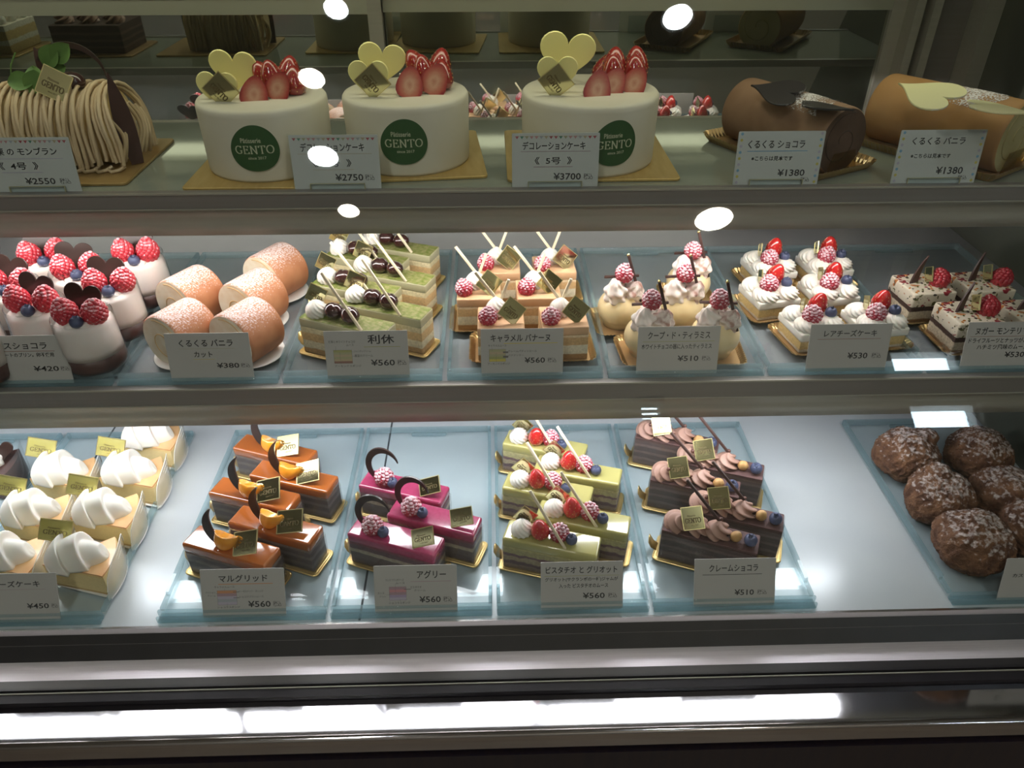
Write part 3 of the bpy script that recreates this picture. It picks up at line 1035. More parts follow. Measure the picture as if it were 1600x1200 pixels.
def lamp_tube(x0, x1, y, z, r, m):
    mb = MB().tube([(x0, y, z), (x1, y, z)], r, 14)
    o = cpart('lamp_tube', mb, m)
    for xa in (x0 - 0.02, x1):
        obj('tube_cap', MB().tube([(xa, y, z), (xa + 0.02, y, z)], r * 1.05, 12).mesh('tube cap', 'frame_white'), o)


XTUBE = 0.47
lamp_tube(XL + 0.05, XTUBE, y2 + 0.0275, zc2 + 0.0015, 0.0125, 'tube_base')
lamp_tube(XL + 0.05, XTUBE, y1 + 0.034, zc1 + 0.0135, 0.0125, 'tube_mid')
lamp_tube(XL + 0.05, 0.60, 0.872, 1.345, 0.0115, 'tube_top')

# canopy, front glass, side and rear
cpart('canopy', MB().box(XL, XR + 0.012, 0.835, YB + 0.05, 1.362, 1.382), 'alu')
th = math.radians(30.5)
gy = lambda z: 0.487 + (z - 0.745) * math.tan(th)
g = MB()
v = [(x, gy(z) + o * math.cos(th), z - o * math.sin(th)) for o in (-0.0025, 0.0025) for z in (0.7365, 1.360) for x in (XL, XR + 0.006)]
g.add(v, [(0, 1, 3, 2), (4, 6, 7, 5), (0, 4, 5, 1), (2, 3, 7, 6), (0, 2, 6, 4), (1, 5, 7, 3)], 0, False)
cpart('front_glass', g, 'front_glass')
pts = [(0.497, 0.70), (YB + 0.05, 0.70), (YB + 0.05, 1.362), (gy(1.362) + 0.004, 1.362), (gy(0.76) + 0.004, 0.76)]
for X0 in (XR, XL - 0.012):
    rg = [[(X0, y, z) for y, z in pts], [(X0 + 0.012, y, z) for y, z in pts]]
    cpart('side_panel', MB().loft(rg, 0, False), 'side_panel')


for x0, x1, yy, rl in ((XL, -0.150, 1.190, 0.030), (-0.185, 0.600, 1.206, 0.030)):
    zt = 1.284
    d = obj('rear_door', MB().box(x0 + 0.012, x1 - 0.012, yy, yy + 0.005, ZB, zt - 0.002).mesh('rear door glass', 'rear_glass'), case, CT)
    fr = MB().box(x0, x1, yy - 0.006, yy + 0.008, zt - 0.020, zt)
    obj('door_rail', fr.mesh('door rail', 'alu_light'), d)
    for xa in (x0, x1 - 0.020):
        obj('door_stile', MB().box(xa, xa + 0.020, yy - 0.007, yy + 0.008, ZB, zt).mesh('door stile', 'alu'), d)
cpart('door_header', MB().box(XL, XR, 1.165, YB + 0.05, 1.286, 1.362), 'alu')
ja = MB().box(0.600, 0.612, 1.17, 1.22, ZB, 1.286, 1)
ja.box(0.612, 0.622, 1.20, 1.22, ZB, 1.286, 0)
ja.box(0.622, 0.634, 1.165, 1.22, ZB, 1.286, 1)
ja.box(0.634, 0.690, 1.19, 1.22, ZB, 1.286, 2)
ja.box(0.690, XR, 1.15, 1.22, ZB, 1.286, 1)
cpart('rear_jamb', ja, 'dark_pvc', 'alu', 'alu_dark')
cpart('back_panel', MB().box(XL, XR, 1.222, YB + 0.05, 0.70, 1.274), 'dark_pvc')


# ------------------------------------------------------------------ acrylic trays
def make_tray(W, D, Hh=0.012):
    k = Kind('acrylic_tray', 'tray', 'clear acrylic cake trays')
    w = W - 0.004
    k.part('base_plate', MB().slab(w, D - 0.012, 0.0005, 0.0045, 0.003, 0.0008, mi=0).mesh('base plate', 'acrylic'), Tm(0, D / 2 + 0.006, 0))
    rail = MB().box(-0.002, 0.002, 0.034, D - 0.008, 0.0045, Hh, 0).box(-0.002, 0.002, 0.014, 0.034, 0.0045, Hh * 0.75, 0).mesh('side rail', 'acrylic_bar')
    k.part('side_rail', rail, Tm(-w / 2 + 0.002))
    k.part('side_rail', rail, Tm(w / 2 - 0.002))
    lip = MB()
    for ya, yb, za, zc_ in ((0.0, 0.0035, 0.001, 0.0085), (0.0065, 0.0105, 0.001, 0.0115)):
        lip.slab(w, yb - ya, za, zc_, 0.0012, 0.0006, 3, T=Tm(0, (ya + yb) / 2, 0))
    lip.box(-w / 2 + 0.001, w / 2 - 0.001, 0.0005, 0.0120, 0.0003, 0.0030)
    k.part('front_lip', lip.mesh('front lip', 'acrylic_bar'))
    bk = MB().slab(w, 0.0045, 0.0045, Hh + 0.001, 0.001, 0.0006, 3, T=Tm(0, D - 0.010, 0))
    bk.slab(w * 0.28, 0.006, 0.0045, Hh - 0.004, 0.002, 0.0006, 3, T=Tm(0, D - 0.017, 0))
    k.part('back_lip', bk.mesh('back lip', 'acrylic_bar'))
    return k


def tray(lab, x0, x1, y, D, z):
    make_tray(x1 - x0, D).place(lab, (x0 + x1) / 2, y, z)


DT = 0.325
for lab, x0, x1 in (('clear tray holding the dark chocolate slice beside the cheesecakes', -0.795, -0.612),
                    ('clear tray of cheesecake slices beside the open deck', -0.608, -0.428),
                    ('clear tray of orange glazed bar cakes', -0.372, -0.186),
                    ('clear tray of magenta glazed bar cakes', -0.185, -0.0045),
                    ('clear tray of pistachio bars with strawberries', -0.0035, 0.168),
                    ('clear tray of chocolate cream bar cakes beside the empty deck', 0.169, 0.354),
                    ('clear tray of cream puffs by the side panel', 0.5015, 0.690)):
    tray(lab, x0, x1, 0.5475, DT + 0.0075, ZB)
for lab, x0, x1 in (('clear tray under the dessert glasses with raspberries', -0.64, -0.4155),
                    ('clear tray under the sugared roll slices', -0.4145, -0.2355),
                    ('clear tray of green matcha bars with black beans', -0.2345, -0.0555),
                    ('clear tray of caramel squares with raspberries', -0.0545, 0.1225),
                    ('clear tray of white chocolate domes', 0.1235, 0.3025),
                    ('clear tray of white cream squares with three berries', 0.3035, 0.4805),
                    ('clear tray of fruit and nut nougat squares', 0.4815, 0.680)):
    tray(lab, x0, x1, 0.700, DT, Z2)


# ------------------------------------------------------------------ kinds of cake
BL, BW, BH = 0.107, 0.031, 0.0455


def bar_kind(name, cat, group, lay, glaze, glaze_z=0.0335, film=True, over=0.0008):
    k = Kind(name, cat, group)
    k.part('cake_board', gold_board(0.120, 0.0425), Tm(0, 0, 0.0))
    k.part('cake_body', MB().slab(BL, BW, 0.0, glaze_z, 0.0015, 0.0006, 3).mesh('cake body', lay), Tm(z=0.0015))
    if glaze:
        k.part('glaze', MB().slab(BL + over * 2, BW + over * 2, 0.0, BH - glaze_z, 0.003, 0.0028, 4, bb=0.0008).mesh('glaze', glaze), Tm(z=0.0015 + glaze_z))
    if film:
        f = MB()
        rg = [[(x, y, z) for x, y in rrect(BL + 0.003, BW + 0.003, 0.002, 3)] for z in (0.001, glaze_z - 0.001)]
        f.loft(rg, 0, True, False, False)
        k.part('side_film', f.mesh('side film', 'film'), Tm(z=0.0015))
    return k


def curl_mesh(R, w0, a0, a1, mat='choc_dark', t=0.0011):
    n = 22
    rg = []
    for i in range(n + 1):
        u = i / n
        a = a0 + (a1 - a0) * u
        w = max(0.0007, w0 * math.sin(PI * (0.03 + 0.80 * u)))
        c, s_ = math.cos(a), math.sin(a)
        rg.append([(R * c, -t, R * s_), (R * c, t, R * s_), ((R - w) * c, t, (R - w) * s_), ((R - w) * c, -t, (R - w) * s_)])
    return MB().loft(rg, 0, False).mesh('chocolate curl', mat)


TOP = BH + 0.0015

# orange glazed bars
seg = MB().ball(0.0150, 0.0085, 0.0125, 30, 18, fn=lambda p: 1 + 0.05 * math.sin(9 * p.x) * (1 - abs(p.z)))
seg.v = [(x, y - 0.0010 * (z / 0.01) ** 2, min(z, 0.0045) + (x / 0.015) ** 2 * 0.004) for x, y, z in seg.v]
ORANGE = bar_kind('orange_glazed_cake', 'cake', 'orange glazed bar cakes', 'lay_orange', 'orange_glaze')
ORANGE.part('orange_segment', seg.mesh('orange segment', 'orange_fruit'), Tm(-0.003, -0.002, TOP + 0.0098, rx=-0.45, ry=0.06, rz=-0.05), jit=0.1)
ORANGE.part('chocolate_curl', curl_mesh(0.034, 0.0105, 2.15, 4.05, t=0.0012), Tm(0.0075, 0.001, TOP + 0.0262, ry=-0.05, rz=0.2), jit=0.1)
ORANGE.part('plaque', plaque(0.031, d=0.027), Tm(0.0220, 0.000, TOP + 0.0110, rx=-0.95, ry=-0.25, rz=0.25), jit=0.1)

# cassis bars
CASSIS = bar_kind('cassis_glazed_cake', 'cake', 'magenta glazed bar cakes', 'lay_purple', 'purple_glaze', 0.034, film=True)
CASSIS.part('chocolate_curl', curl_mesh(0.0205, 0.0075, 0.15, 4.25), Tm(-0.0285, 0.004, TOP + 0.0225, rz=0.15, s=(1.0, 1.0, 1.32)), jit=0.1)
CASSIS.part('raspberry', raspberry_mb(0.0115, 0.0225).mesh('raspberry', 'raspberry'), Tm(-0.0285, -0.001, TOP - 0.001, ry=0.15), jit=0.5)
CASSIS.part('blueberry', BLUE, Tm(-0.0125, -0.005, TOP + 0.0058, rx=0.25), jit=0.4)
CASSIS.part('plaque', plaque(0.027, d=0.021), Tm(0.035, -0.001, TOP + 0.0100, rx=-0.95, ry=-0.30, rz=0.30), jit=0.08)

# pistachio bars
ROS = rosette(0.0135, 0.019, 12, 0.085, 1.6).mesh('cream rosette', 'cream')
PIST = bar_kind('pistachio_cake', 'cake', 'pistachio bar cakes', 'lay_pist', 'pist_glaze', 0.0335, film=True)
PIST.part('plaque', PLQ, Tm(-0.034, 0.011, TOP + 0.014, rx=-0.2, ry=0.75, rz=0.1), jit=0.1)
PIST.part('cream_rosette', ROS, Tm(-0.0345, -0.0015, TOP - 0.0005), jit=0.5)
PIST.part('strawberry', STRAW, Tm(-0.0125, -0.0005, TOP + 0.0005, rx=0.1, s=0.93), jit=0.3)
PIST.part('raspberry', RASP, Tm(0.0065, 0.0015, TOP - 0.001), jit=0.6)
PIST.part('blueberry', BLUE, Tm(0.023, -0.003, TOP + 0.0058, rx=0.15), jit=0.4)
PIST.part('chocolate_stick', stick(0.078, 0.0032), Tm(0.018, -0.0125, TOP - 0.001, rx=-0.22, ry=-0.66), 'slender white chocolate stick', jit=0.05)

# chocolate cream bars
CHOC = bar_kind('chocolate_cream_cake', 'cake', 'chocolate cream bar cakes', 'lay_choc', None, 0.0415, film=True)
CHOC.part('cocoa_top', MB().slab(BL, BW, 0, 0.0022, 0.0015, 0.0008, 3).mesh('cocoa top', 'choc_top'), Tm(z=0.043))
mound = rosette(0.0128, 0.0165, 4, 0.27, 3.4, rows=22).mesh('cream mound', 'choc_cream')
pearl = MB().ball(0.0024, 0.0024, 0.0024, 10, 7).mesh('chocolate pearl', 'pearl')
for i, (x, s_) in enumerate(((-0.0395, 1), (-0.0165, 1), (0.0075, 1))):
    CHOC.part('cream_mound', mound, Tm(x, 0.0, 0.0445, rx=0.15, rz=0.6 + i * 1.3, s=1.13), jit=0.3,
              sub=[('chocolate_pearl', pearl, Tm(0.001, -0.0040, 0.0162))] if i != 1 else [])
CHOC.part('plaque', plaque(0.024, d=0.026), Tm(-0.0225, -0.005, 0.0650, rx=-0.75, ry=-0.25, rz=0.25), jit=0.1)
CHOC.part('chocolate_stick', stick(0.082, 0.0034, 'choc_stick'), Tm(0.021, 0.003, 0.047, rx=-0.10, ry=-0.80), jit=0.04)
CHOC.part('hazelnut', MB().ball(0.0068, 0.0062, 0.0066, 14, 9, fn=lambda p: 1 + 0.12 * max(0, p.z) ** 4 + 0.04 * math.cos(6 * math.atan2(p.y, p.x)) * (1 - abs(p.z))).mesh('hazelnut', 'hazelnut'), Tm(0.0275, -0.003, 0.0515), jit=1.0)
CHOC.part('blueberry', BLUE, Tm(0.0435, -0.0035, 0.0522, rx=0.3, s=1.12), jit=0.4)

# matcha bars with black beans
MATCHA = bar_kind('matcha_cake', 'cake', 'matcha bar cakes', 'lay_matcha', None, 0.0335, film=False)
MATCHA.part('matcha_mousse', MB().slab(BL, BW, 0.0, 0.0105, 0.0012, 0.0008, 3).mesh('matcha mousse', 'matcha_side'), Tm(z=0.035))
MATCHA.part('powder_top', MB().slab(BL - 0.001, BW - 0.001, 0, 0.0008, 0.0012, 0.0004, 3).mesh('powder top', 'matcha_top'), Tm(z=0.0454))
MATCHA.part('plaque', PLQ, Tm(-0.042, 0.008, TOP + 0.019, rx=-0.15, ry=0.45, rz=0.2), jit=0.1)
MATCHA.part('cream_rosette', ROS, Tm(-0.0375, -0.001, TOP - 0.0005), jit=0.5)
bean = MB().ball(0.0098, 0.0088, 0.0082, 18, 12, fn=lambda p: 1 - 0.14 * math.exp(-((p.x) / 0.12) ** 2) * max(0, p.z)).mesh('black bean', 'bean')
for x, y, z in ((-0.0150, -0.001, 0), (0.0072, -0.003, 0)):
    MATCHA.part('black_bean', bean, Tm(x, y, TOP + 0.0082, s=1.16), jit=0.5)
MATCHA.part('chocolate_stick', stick(0.075, 0.0032), Tm(0.0275, -0.0140, TOP - 0.001, rx=-0.10, ry=-0.70), jit=0.05)

# caramel squares
CARA = Kind('caramel_square', 'cake', 'caramel square cakes')
CARA.part('cake_tray', fluted_tray(0.066, 0.062, 0.0055))
CARA.part('cake_body', MB().slab(0.052, 0.049, 0, 0.031, 0.001, 0.0006, 3).mesh('cake body', 'lay_caramel'), Tm(z=0.0015))
CARA.part('caramel_mousse', MB().slab(0.0525, 0.0495, 0, 0.011, 0.0018, 0.0015, 3).mesh('caramel mousse', 'caramel_top'), Tm(z=0.0325))
CZ = 0.0435
CARA.part('cream_rosette', rosette(0.0135, 0.021, 11, 0.085, 1.5).mesh('cream rosette', 'cream'), Tm(-0.004, 0.008, CZ - 0.0005), jit=0.5)
CARA.part('raspberry', RASP, Tm(-0.0155, -0.011, CZ - 0.001, s=0.95), jit=0.6)
CARA.part('plaque', plaque(0.024), Tm(0.0125, -0.010, CZ + 0.0135, rx=-0.42, ry=0.72, rz=-0.12), jit=0.1)
CARA.part('chocolate_stick', stick(0.058, 0.0034), Tm(0.006, 0.018, CZ - 0.001, ry=-0.62, rx=-0.05), jit=0.05)
CARA.part('chocolate_stick', stick(0.040, 0.0034), Tm(-0.004, 0.0195, CZ - 0.001, ry=0.35, rx=-0.05), jit=0.05)

# white chocolate domes
DOME = Kind('white_chocolate_dome', 'cake', 'white chocolate domes')
DOME.part('cake_tray', fluted_tray(0.062, 0.062, 0.0055))
pr = [(0.0003, 0.0), (0.020, 0.0), (0.0215, 0.006)]
for i in range(16):
    a = -0.62 + (1.0 + 0.62) * i / 15
    pr.append((0.0278 * math.cos(a), 0.0215 + 0.0235 * math.sin(a)))
pr += [(0.0125, 0.0405), (0.0003, 0.0405)]
DOME.part('dome_shell', MB().lathe(pr, 40).mesh('dome shell', 'dome'), Tm(z=0.0015))
ruf = rosette(0.0140, 0.029, 6, 0.15, 1.1, rows=22, wav=0.10).mesh('cream ruffle', 'cream_pink')
ruf2 = rosette(0.0132, 0.026, 6, 0.15, -1.1, rows=22, wav=0.10, seed=1).mesh('cream ruffle', 'cocoa_dust')
DOME.part('cream_ruffle', ruf, Tm(-0.009, -0.006, 0.0385, rx=0.25, ry=-0.18), jit=0.3)
DOME.part('cream_ruffle', ruf2, Tm(0.0095, -0.005, 0.0385, rx=0.25, ry=0.2), 'cocoa dusted cream', jit=0.3)
DOME.part('cream_ruffle', ruf, Tm(0.002, 0.009, 0.0395, rx=-0.15, s=0.9), jit=0.3)
DOME.part('raspberry', RASP, Tm(0.000, -0.001, 0.0605, rx=0.2), jit=0.5)
gl = MB().ball(0.0020, 0.0008, 0.0024, 7, 5, fn=lambda p: 1 + 0.4 * math.sin(9 * p.x + 5 * p.z)).mesh('gold leaf', 'gold_mirror')
DOME.part('chocolate_stick', stick(0.060, 0.0034, 'choc_stick'), Tm(0.0205, -0.013, 0.036, ry=-0.30, rx=-0.12), jit=0.05, sub=[('gold_leaf', gl, Tm(0, 0, 0.0605))])
DOME.part('chocolate_stick', MB().slab(0.042, 0.0024, -0.0015, 0.0015, 0.0004, 0.0003, 2).mesh('chocolate stick', 'choc_stick'), Tm(0.0, 0.0075, 0.0605), jit=0.06)

# white cream squares with three berries
CHZ = Kind('berry_cream_square', 'cake', 'white cream squares with berries')
CHZ.part('cake_tray', fluted_tray(0.068, 0.068, 0.006))
CHZ.part('sponge_base', MB().slab(0.052, 0.052, 0, 0.016, 0.0015, 0.0012, 3).mesh('sponge base', 'lay_cheese'), Tm(z=0.0015))
CHZ.part('white_cheese', MB().slab(0.056, 0.056, 0, 0.0095, 0.0025, 0.0016, 3).mesh('white cheese', 'cream'), Tm(z=0.017))
sh = rosette(0.0172, 0.015, 12, 0.10, 1.5).mesh('cream swirl', 'cream')
for x, y, rz in ((-0.0135, -0.0135, 0), (0.0135, -0.0135, 1), (-0.0135, 0.0135, 2), (0.0135, 0.0135, 3)):
    CHZ.part('cream_swirl', sh, Tm(x, y, 0.0258, rz=rz), jit=0.2)
CHZ.part('strawberry', STRAW, Tm(0.005, 0.007, 0.036, rx=0.15, s=0.95), jit=0.3)
CHZ.part('raspberry', RASP, Tm(-0.009, -0.011, 0.0345, rx=0.25, ry=-0.1), jit=0.6)
CHZ.part('blueberry', BLUE, Tm(0.0135, -0.011, 0.0425, rx=0.3), jit=0.4)
CHZ.part('plaque', PLQ_TRI, Tm(-0.0145, 0.004, 0.047, rz=1.25, ry=0.5), jit=0.06)

# nougat squares
NOU = Kind('nougat_square', 'cake', 'fruit and nut nougat squares')
NOU.part('cake_tray', fluted_tray(0.066, 0.064, 0.0055))
NOU.part('cake_body', MB().slab(0.054, 0.052, 0, 0.0205, 0.0012, 0.0006, 3).mesh('cake body', 'lay_nougat'), Tm(z=0.0015))
NOU.part('nougat_mousse', MB().slab(0.056, 0.054, 0, 0.0185, 0.003, 0.002, 3).mesh('nougat mousse', 'nougat'), Tm(z=0.022))
NZ = 0.0405
bits = MB()
rr = random.Random(4)
for i in range(46):
    x, y = rr.uniform(-0.025, 0.025), rr.uniform(-0.024, 0.024)
    bits.ball(rr.uniform(0.0012, 0.0026), rr.uniform(0.0010, 0.002), 0.0011, 7, 5, rr.choice((0, 0, 1, 1, 2, 3)), T=Tm(x, y, 0, rz=rr.uniform(0, 3)))
NOU.part('fruit_and_nut_bits', bits.mesh('fruit and nut bits', pmat('pistachio bits', (0.12, 0.12, 0.03), 0.6), pmat('dried cranberry bits', (0.22, 0.015, 0.025), 0.4), pmat('orange peel bits', (0.55, 0.20, 0.03), 0.4), pmat('cocoa nibs', (0.05, 0.03, 0.025), 0.6)), Tm(z=NZ))
NOU.part('raspberry', RASP_BARE, Tm(0.017, -0.006, NZ - 0.0015), jit=0.6)
th_ = []
for i in range(13):
    u = i / 12
    c = Vector((0.010 * u * u, 0, 0.036 * u))
    w = 0.0058 * (1 - u) ** 0.8 + 0.0004
    th_.append([(c.x - w, -0.001, c.z), (c.x + w, -0.001, c.z), (c.x + w, 0.001, c.z), (c.x - w, 0.001, c.z)])
thorn = MB().loft(th_, 0, False).mesh('chocolate shard', 'choc_stick')
NOU.part('chocolate_shard', thorn, Tm(-0.012, 0.003, NZ - 0.001, rz=0.3), jit=0.15)
NOU.part('plaque', plaque(0.018), Tm(0.0035, 0.001, NZ + 0.0115, rz=1.42, ry=0.5), jit=0.05)

# dessert glasses
GLS = Kind('dessert_glass', 'dessert glass', 'chocolate and cream dessert glasses')
GLS.part('tumbler', MB().lathe([(0.0003, 0.0), (0.030, 0.0), (0.0335, 0.003), (0.0335, 0.010), (0.0328, 0.03), (0.0310, 0.066), (0.0307, 0.0668), (0.0301, 0.066), (0.0317, 0.03), (0.0322, 0.010), (0.031, 0.005), (0.0003, 0.0045)], 40).mesh('tumbler', 'glass'))
GLS.part('chocolate_custard', MB().lathe([(0.0003, 0.0048), (0.0305, 0.0052), (0.0319, 0.010), (0.0316, 0.0225), (0.0003, 0.0225)], 40).mesh('chocolate custard', 'choc_mousse'))
cm = MB()
cm.lathe([(0.0003, 0.0226), (0.0315, 0.0226), (0.0313, 0.03), (0.0303, 0.056), (0.024, 0.060), (0.014, 0.0605), (0.0003, 0.061)], 40)
for i in range(7):
    a = i * 0.9
    cm.ball(0.010, 0.008, 0.005, 12, 7, T=Tm(0.014 * math.cos(a), 0.014 * math.sin(a), 0.059, rz=a))
GLS.part('whipped_cream', cm.mesh('whipped cream', 'cream_pink'))
GLS.part('chocolate_heart', heart(0.044, 0.0018, 'choc_dark', 0.95), Tm(-0.004, 0.014, 0.078, rx=-0.42, ry=0.15), jit=0.1)
GLS.part('raspberry', RASP_TALL, Tm(-0.011, -0.006, 0.060, rx=0.1, ry=-0.12), jit=0.3)
GLS.part('raspberry', RASP_TALL, Tm(0.0145, 0.001, 0.059, ry=0.2), jit=0.3)
GLS.part('blueberry', BLUE, Tm(0.006, -0.0165, 0.066, rx=0.2, s=1.05), jit=0.3)

# roll slices
ROLL = Kind('roll_cake_slice', 'cake', 'sugared vanilla roll slices')


def roll_mesh(R, L, skin, cut, zc, flat, ends=1, bulge=0.0, n=44):
    """a log lying along x with a flattened underside"""
    mb = MB()

    def ring(x, k):
        o = []
        for j in range(n):
            a = 2 * PI * j / n
            y, z = R * k * math.cos(a), zc + R * k * math.sin(a)
            o.append((x, y, max(z, flat + (1 - k) * R * 0.5)))
        return o
    seq = [(-L / 2, 0.955), (-L / 2 + 0.0012, 0.985), (-L / 2 + 0.004, 1.0), (0, 1.0 + bulge), (L / 2 - 0.004, 1.0), (L / 2 - 0.0012, 0.985), (L / 2, 0.955)]
    mb.loft([ring(x, k) for x, k in seq], 0, True, capmi=1)
    # rolled-up sponge showing on both cut faces: a spiral ridge
    for sx in (-1, 1):
        pts = [(sx * L / 2, (R * 0.86) * (1 - i / 46) * math.cos(i * 0.22 + 1.2), zc + (R * 0.86) * (1 - i / 46) * math.sin(i * 0.22 + 1.2)) for i in range(40)]
        pts = [p for p in pts if p[2] > flat + 0.002]
        mb.tube(pts, 0.0007, 6, 2)
    return mb


ROLL.part('paper_base', MB().lathe([(0.0003, 0.0), (0.030, 0.0), (0.037, 0.0022), (0.0365, 0.0028), (0.030, 0.0006), (0.0003, 0.0006)], 40).mesh('paper base', 'paper'))
ROLL.part('sponge_roll', roll_mesh(0.0325, 0.052, 'roll_skin', 'roll_cut', 0.0295, 0.001).mesh('sponge roll', 'roll_skin', 'roll_cut', pmat('sponge line', (0.62, 0.42, 0.2), 0.8)))
fl = MB()
v, f = [], []
for i in range(13):
    a = -0.5 + 3.2 * i / 12
    for x in (-0.030, 0.030):
        v.append((x, 0.0345 * math.cos(a), max(0.002, 0.0300 + 0.0345 * math.sin(a))))
for i in range(12):
    f.append((2 * i, 2 * i + 1, 2 * i + 3, 2 * i + 2))
# cheesecake slices
CAKE = Kind('cheesecake_slice', 'cake', 'cheesecake slices')
WR, WA = 0.078, 0.40


def wedge(z0, z1, R, A, inset=0.0, mi=0):
    pts = [(0.002 + inset * 2, 0.0)] + [(R * math.cos(A * (2 * i / 10 - 1)), R * math.sin(A * (2 * i / 10 - 1))) for i in range(11)]
    return MB().loft([[(x, y, z0) for x, y in pts], [(x, y, z1) for x, y in pts]], mi, False)


CAKE.part('cake_body', wedge(0, 0.029, WR, WA).mesh('cake body', 'cheese_body'), Tm(z=0.0012))
CAKE.part('baked_top', wedge(0, 0.0022, WR - 0.0005, WA * 0.99).mesh('baked top', 'cheese_top'), Tm(z=0.0302))
CAKE.part('paper_sheet', wedge(0, 0.0006, WR + 0.004, WA * 1.1).mesh('paper sheet', 'paper'))
ff = MB()
v, f = [], []
cols = [(-0.002, 0, 0.0), ] 
pts = [((WR + 0.0035) * math.cos(WA * 1.25 * (2 * i / 14 - 1)), (WR + 0.0035) * math.sin(WA * 1.25 * (2 * i / 14 - 1)), 0.016 + 0.030 * (1 - abs(2 * i / 14 - 1) ** 2.4) ** 0.6) for i in range(15)]
for x, y, h in pts:
    v += [(x, y, 0.001), (x + 0.003, y, h)]
for i in range(14):
    f.append((2 * i, 2 * i + 1, 2 * i + 3, 2 * i + 2))
ff.add(v, f, 0, True)
for q in (0.72, 0.86):
    ff.tube([(x + 0.0031 * q, y * q, h * q) for x, y, h in pts[1:-1]], 0.00025, 5, 1)
ff.tube([(x + 0.0031, y, h) for x, y, h in pts], 0.00045, 5, 1)
CAKE.part('side_film', ff.mesh('side film', clear_mat('milky printed film', (0.92, 0.92, 0.9), 1.45, 0.1, 0.42, (0.84, 0.80, 0.72)), 'cream'))
cr = MB()
rg = []
NU, NA = 72, 30
for i in range(NU + 1):
    u = i / NU
    env = math.sin(PI * min(1.0, 0.03 + 0.97 * u ** 0.80)) ** 0.62 if u < 0.999 else 0.03
    r = []
    for j in range(NA):
        a = PI * (1.12 * j / (NA - 1) - 0.06)
        q = 3.15 * u - 0.42 * (1 - math.sin(max(0, min(PI, a)))) + 0.05
        fq = q % 1.0
        saw = (fq / 0.80) ** 1.3 if fq < 0.80 else ((1 - fq) / 0.20) ** 0.8
        k = env * (0.80 + 0.26 * saw)
        x = 0.006 + 0.066 * u + 0.005 * saw * env
        y = 0.0230 * k * math.cos(a)
        z = 0.0315 + max(0.0, 0.0375 * k * math.sin(max(0, min(PI, a))) ** 0.85)
        r.append((x, y, z))
    rg.append(r)
cr.loft(rg, 0, True)
CAKE.part('piped_cream', cr.mesh('piped cream', 'cream'))
CAKE.part('plaque', PLQ_Y, Tm(0.022, 0.016, 0.066, rx=-0.45, ry=0.30, rz=-0.10), jit=0.06)


# cream puffs, each with its own crust
def puff_mesh(seed, cap):
    rr = random.Random(seed)
    ph = [rr.uniform(0, 6) for _ in range(8)]

    off = Vector((rr.uniform(0, 50), rr.uniform(0, 50), rr.uniform(0, 50)))

    def fn(p):
        k = 1 + 0.05 * math.sin(4 * p.x + ph[0]) * math.cos(5 * p.y + ph[1]) + 0.07 * noise.noise(p * 2.2 + off)
        # the crust breaks into ridges and flakes
        k += 0.10 * (0.5 - abs(noise.noise(p * 3.6 + off))) + 0.075 * (0.4 - abs(noise.noise(p * 8.0 + off))) + 0.035 * noise.noise(p * 19.0 + off)
        return k
    mb = MB().ball(0.0384, 0.0376, 0.0315, 120, 70, fn=fn, T=Tm(z=0.030))
    mb.v = [(x, y, max(z, 0.0005)) for x, y, z in mb.v]
    return mb.mesh('puff crust', 'puff')


def puff_cap(seed):
    rr = random.Random(seed)
    ph = [rr.uniform(0, 6) for _ in range(4)]
    off = Vector((rr.uniform(0, 50), rr.uniform(0, 50), 7.0))
    return MB().ball(0.0165, 0.015, 0.012, 44, 26, fn=lambda p: 1.0 + 0.12 * noise.noise(p * 2.5 + off) + 0.07 * (0.4 - abs(noise.noise(p * 6 + off))) + 0.03 * noise.noise(p * 16 + off)).mesh('puff knob', 'puff')


# ------------------------------------------------------------------ setting out the cakes
TZ = 0.0047
# bars: centre of the top, from the photograph's rows
def row(kind, rowpos, dx=0.0):
    for (x, y, a), lab, z in rowpos:
        kind.place(lab, x, y, z + TZ, math.radians(a))


B = ZB
row(ORANGE, [((-0.298, 0.612, -20.7), 'orange glazed bar cake right behind the 560 yen card of its tray', B),
             ((-0.256, 0.644, -20.5), 'orange glazed bar cake in the front pair, nearest the magenta cakes', B),
             ((-0.293, 0.697, -18.5), 'orange glazed bar cake in the middle pair, nearest the cheesecakes', B),
             ((-0.252, 0.728, -18.7), 'orange glazed bar cake in the middle pair, second from the back of the tray', B),
             ((-0.287, 0.781, -20.5), 'orange glazed bar cake alone at the back of its tray', B)])
row(CASSIS, [((-0.115, 0.622, -21.0), 'magenta glazed bar cake right behind its price card', B),
             ((-0.073, 0.652, -20.0), 'magenta glazed bar cake in the middle of three, nearest the pistachio bars', B),
             ((-0.113, 0.705, -19.0), 'magenta glazed bar cake at the back of the three', B)])
row(PIST, [((0.062, 0.614, -16.7), 'pistachio bar cake right behind its price card, with strawberry and blueberry', B),
           ((0.101, 0.646, -17.0), 'pistachio bar cake of the front pair nearest the chocolate bars', B),
           ((0.063, 0.698, -16.9), 'pistachio bar cake of the middle pair nearest the magenta cakes', B),
           ((0.103, 0.730, -16.9), 'pistachio bar cake second from the back of its tray', B),
           ((0.065, 0.782, -18.5), 'pistachio bar cake at the back of its tray, partly cut off by the lamp cover', B)])
row(CHOC, [((0.244, 0.618, -22.0), 'chocolate cream bar cake right behind its 510 yen price card', B),
           ((0.282, 0.650, -21.0), 'chocolate cream bar cake of the front pair nearest the empty deck', B),
           ((0.246, 0.706, -19.5), 'chocolate cream bar cake of the middle pair nearest the pistachio bars', B),
           ((0.285, 0.738, -21.0), 'chocolate cream bar cake second from the back of its tray', B),
           ((0.241, 0.790, -20.5), 'chocolate cream bar cake at the back of its tray', B)])
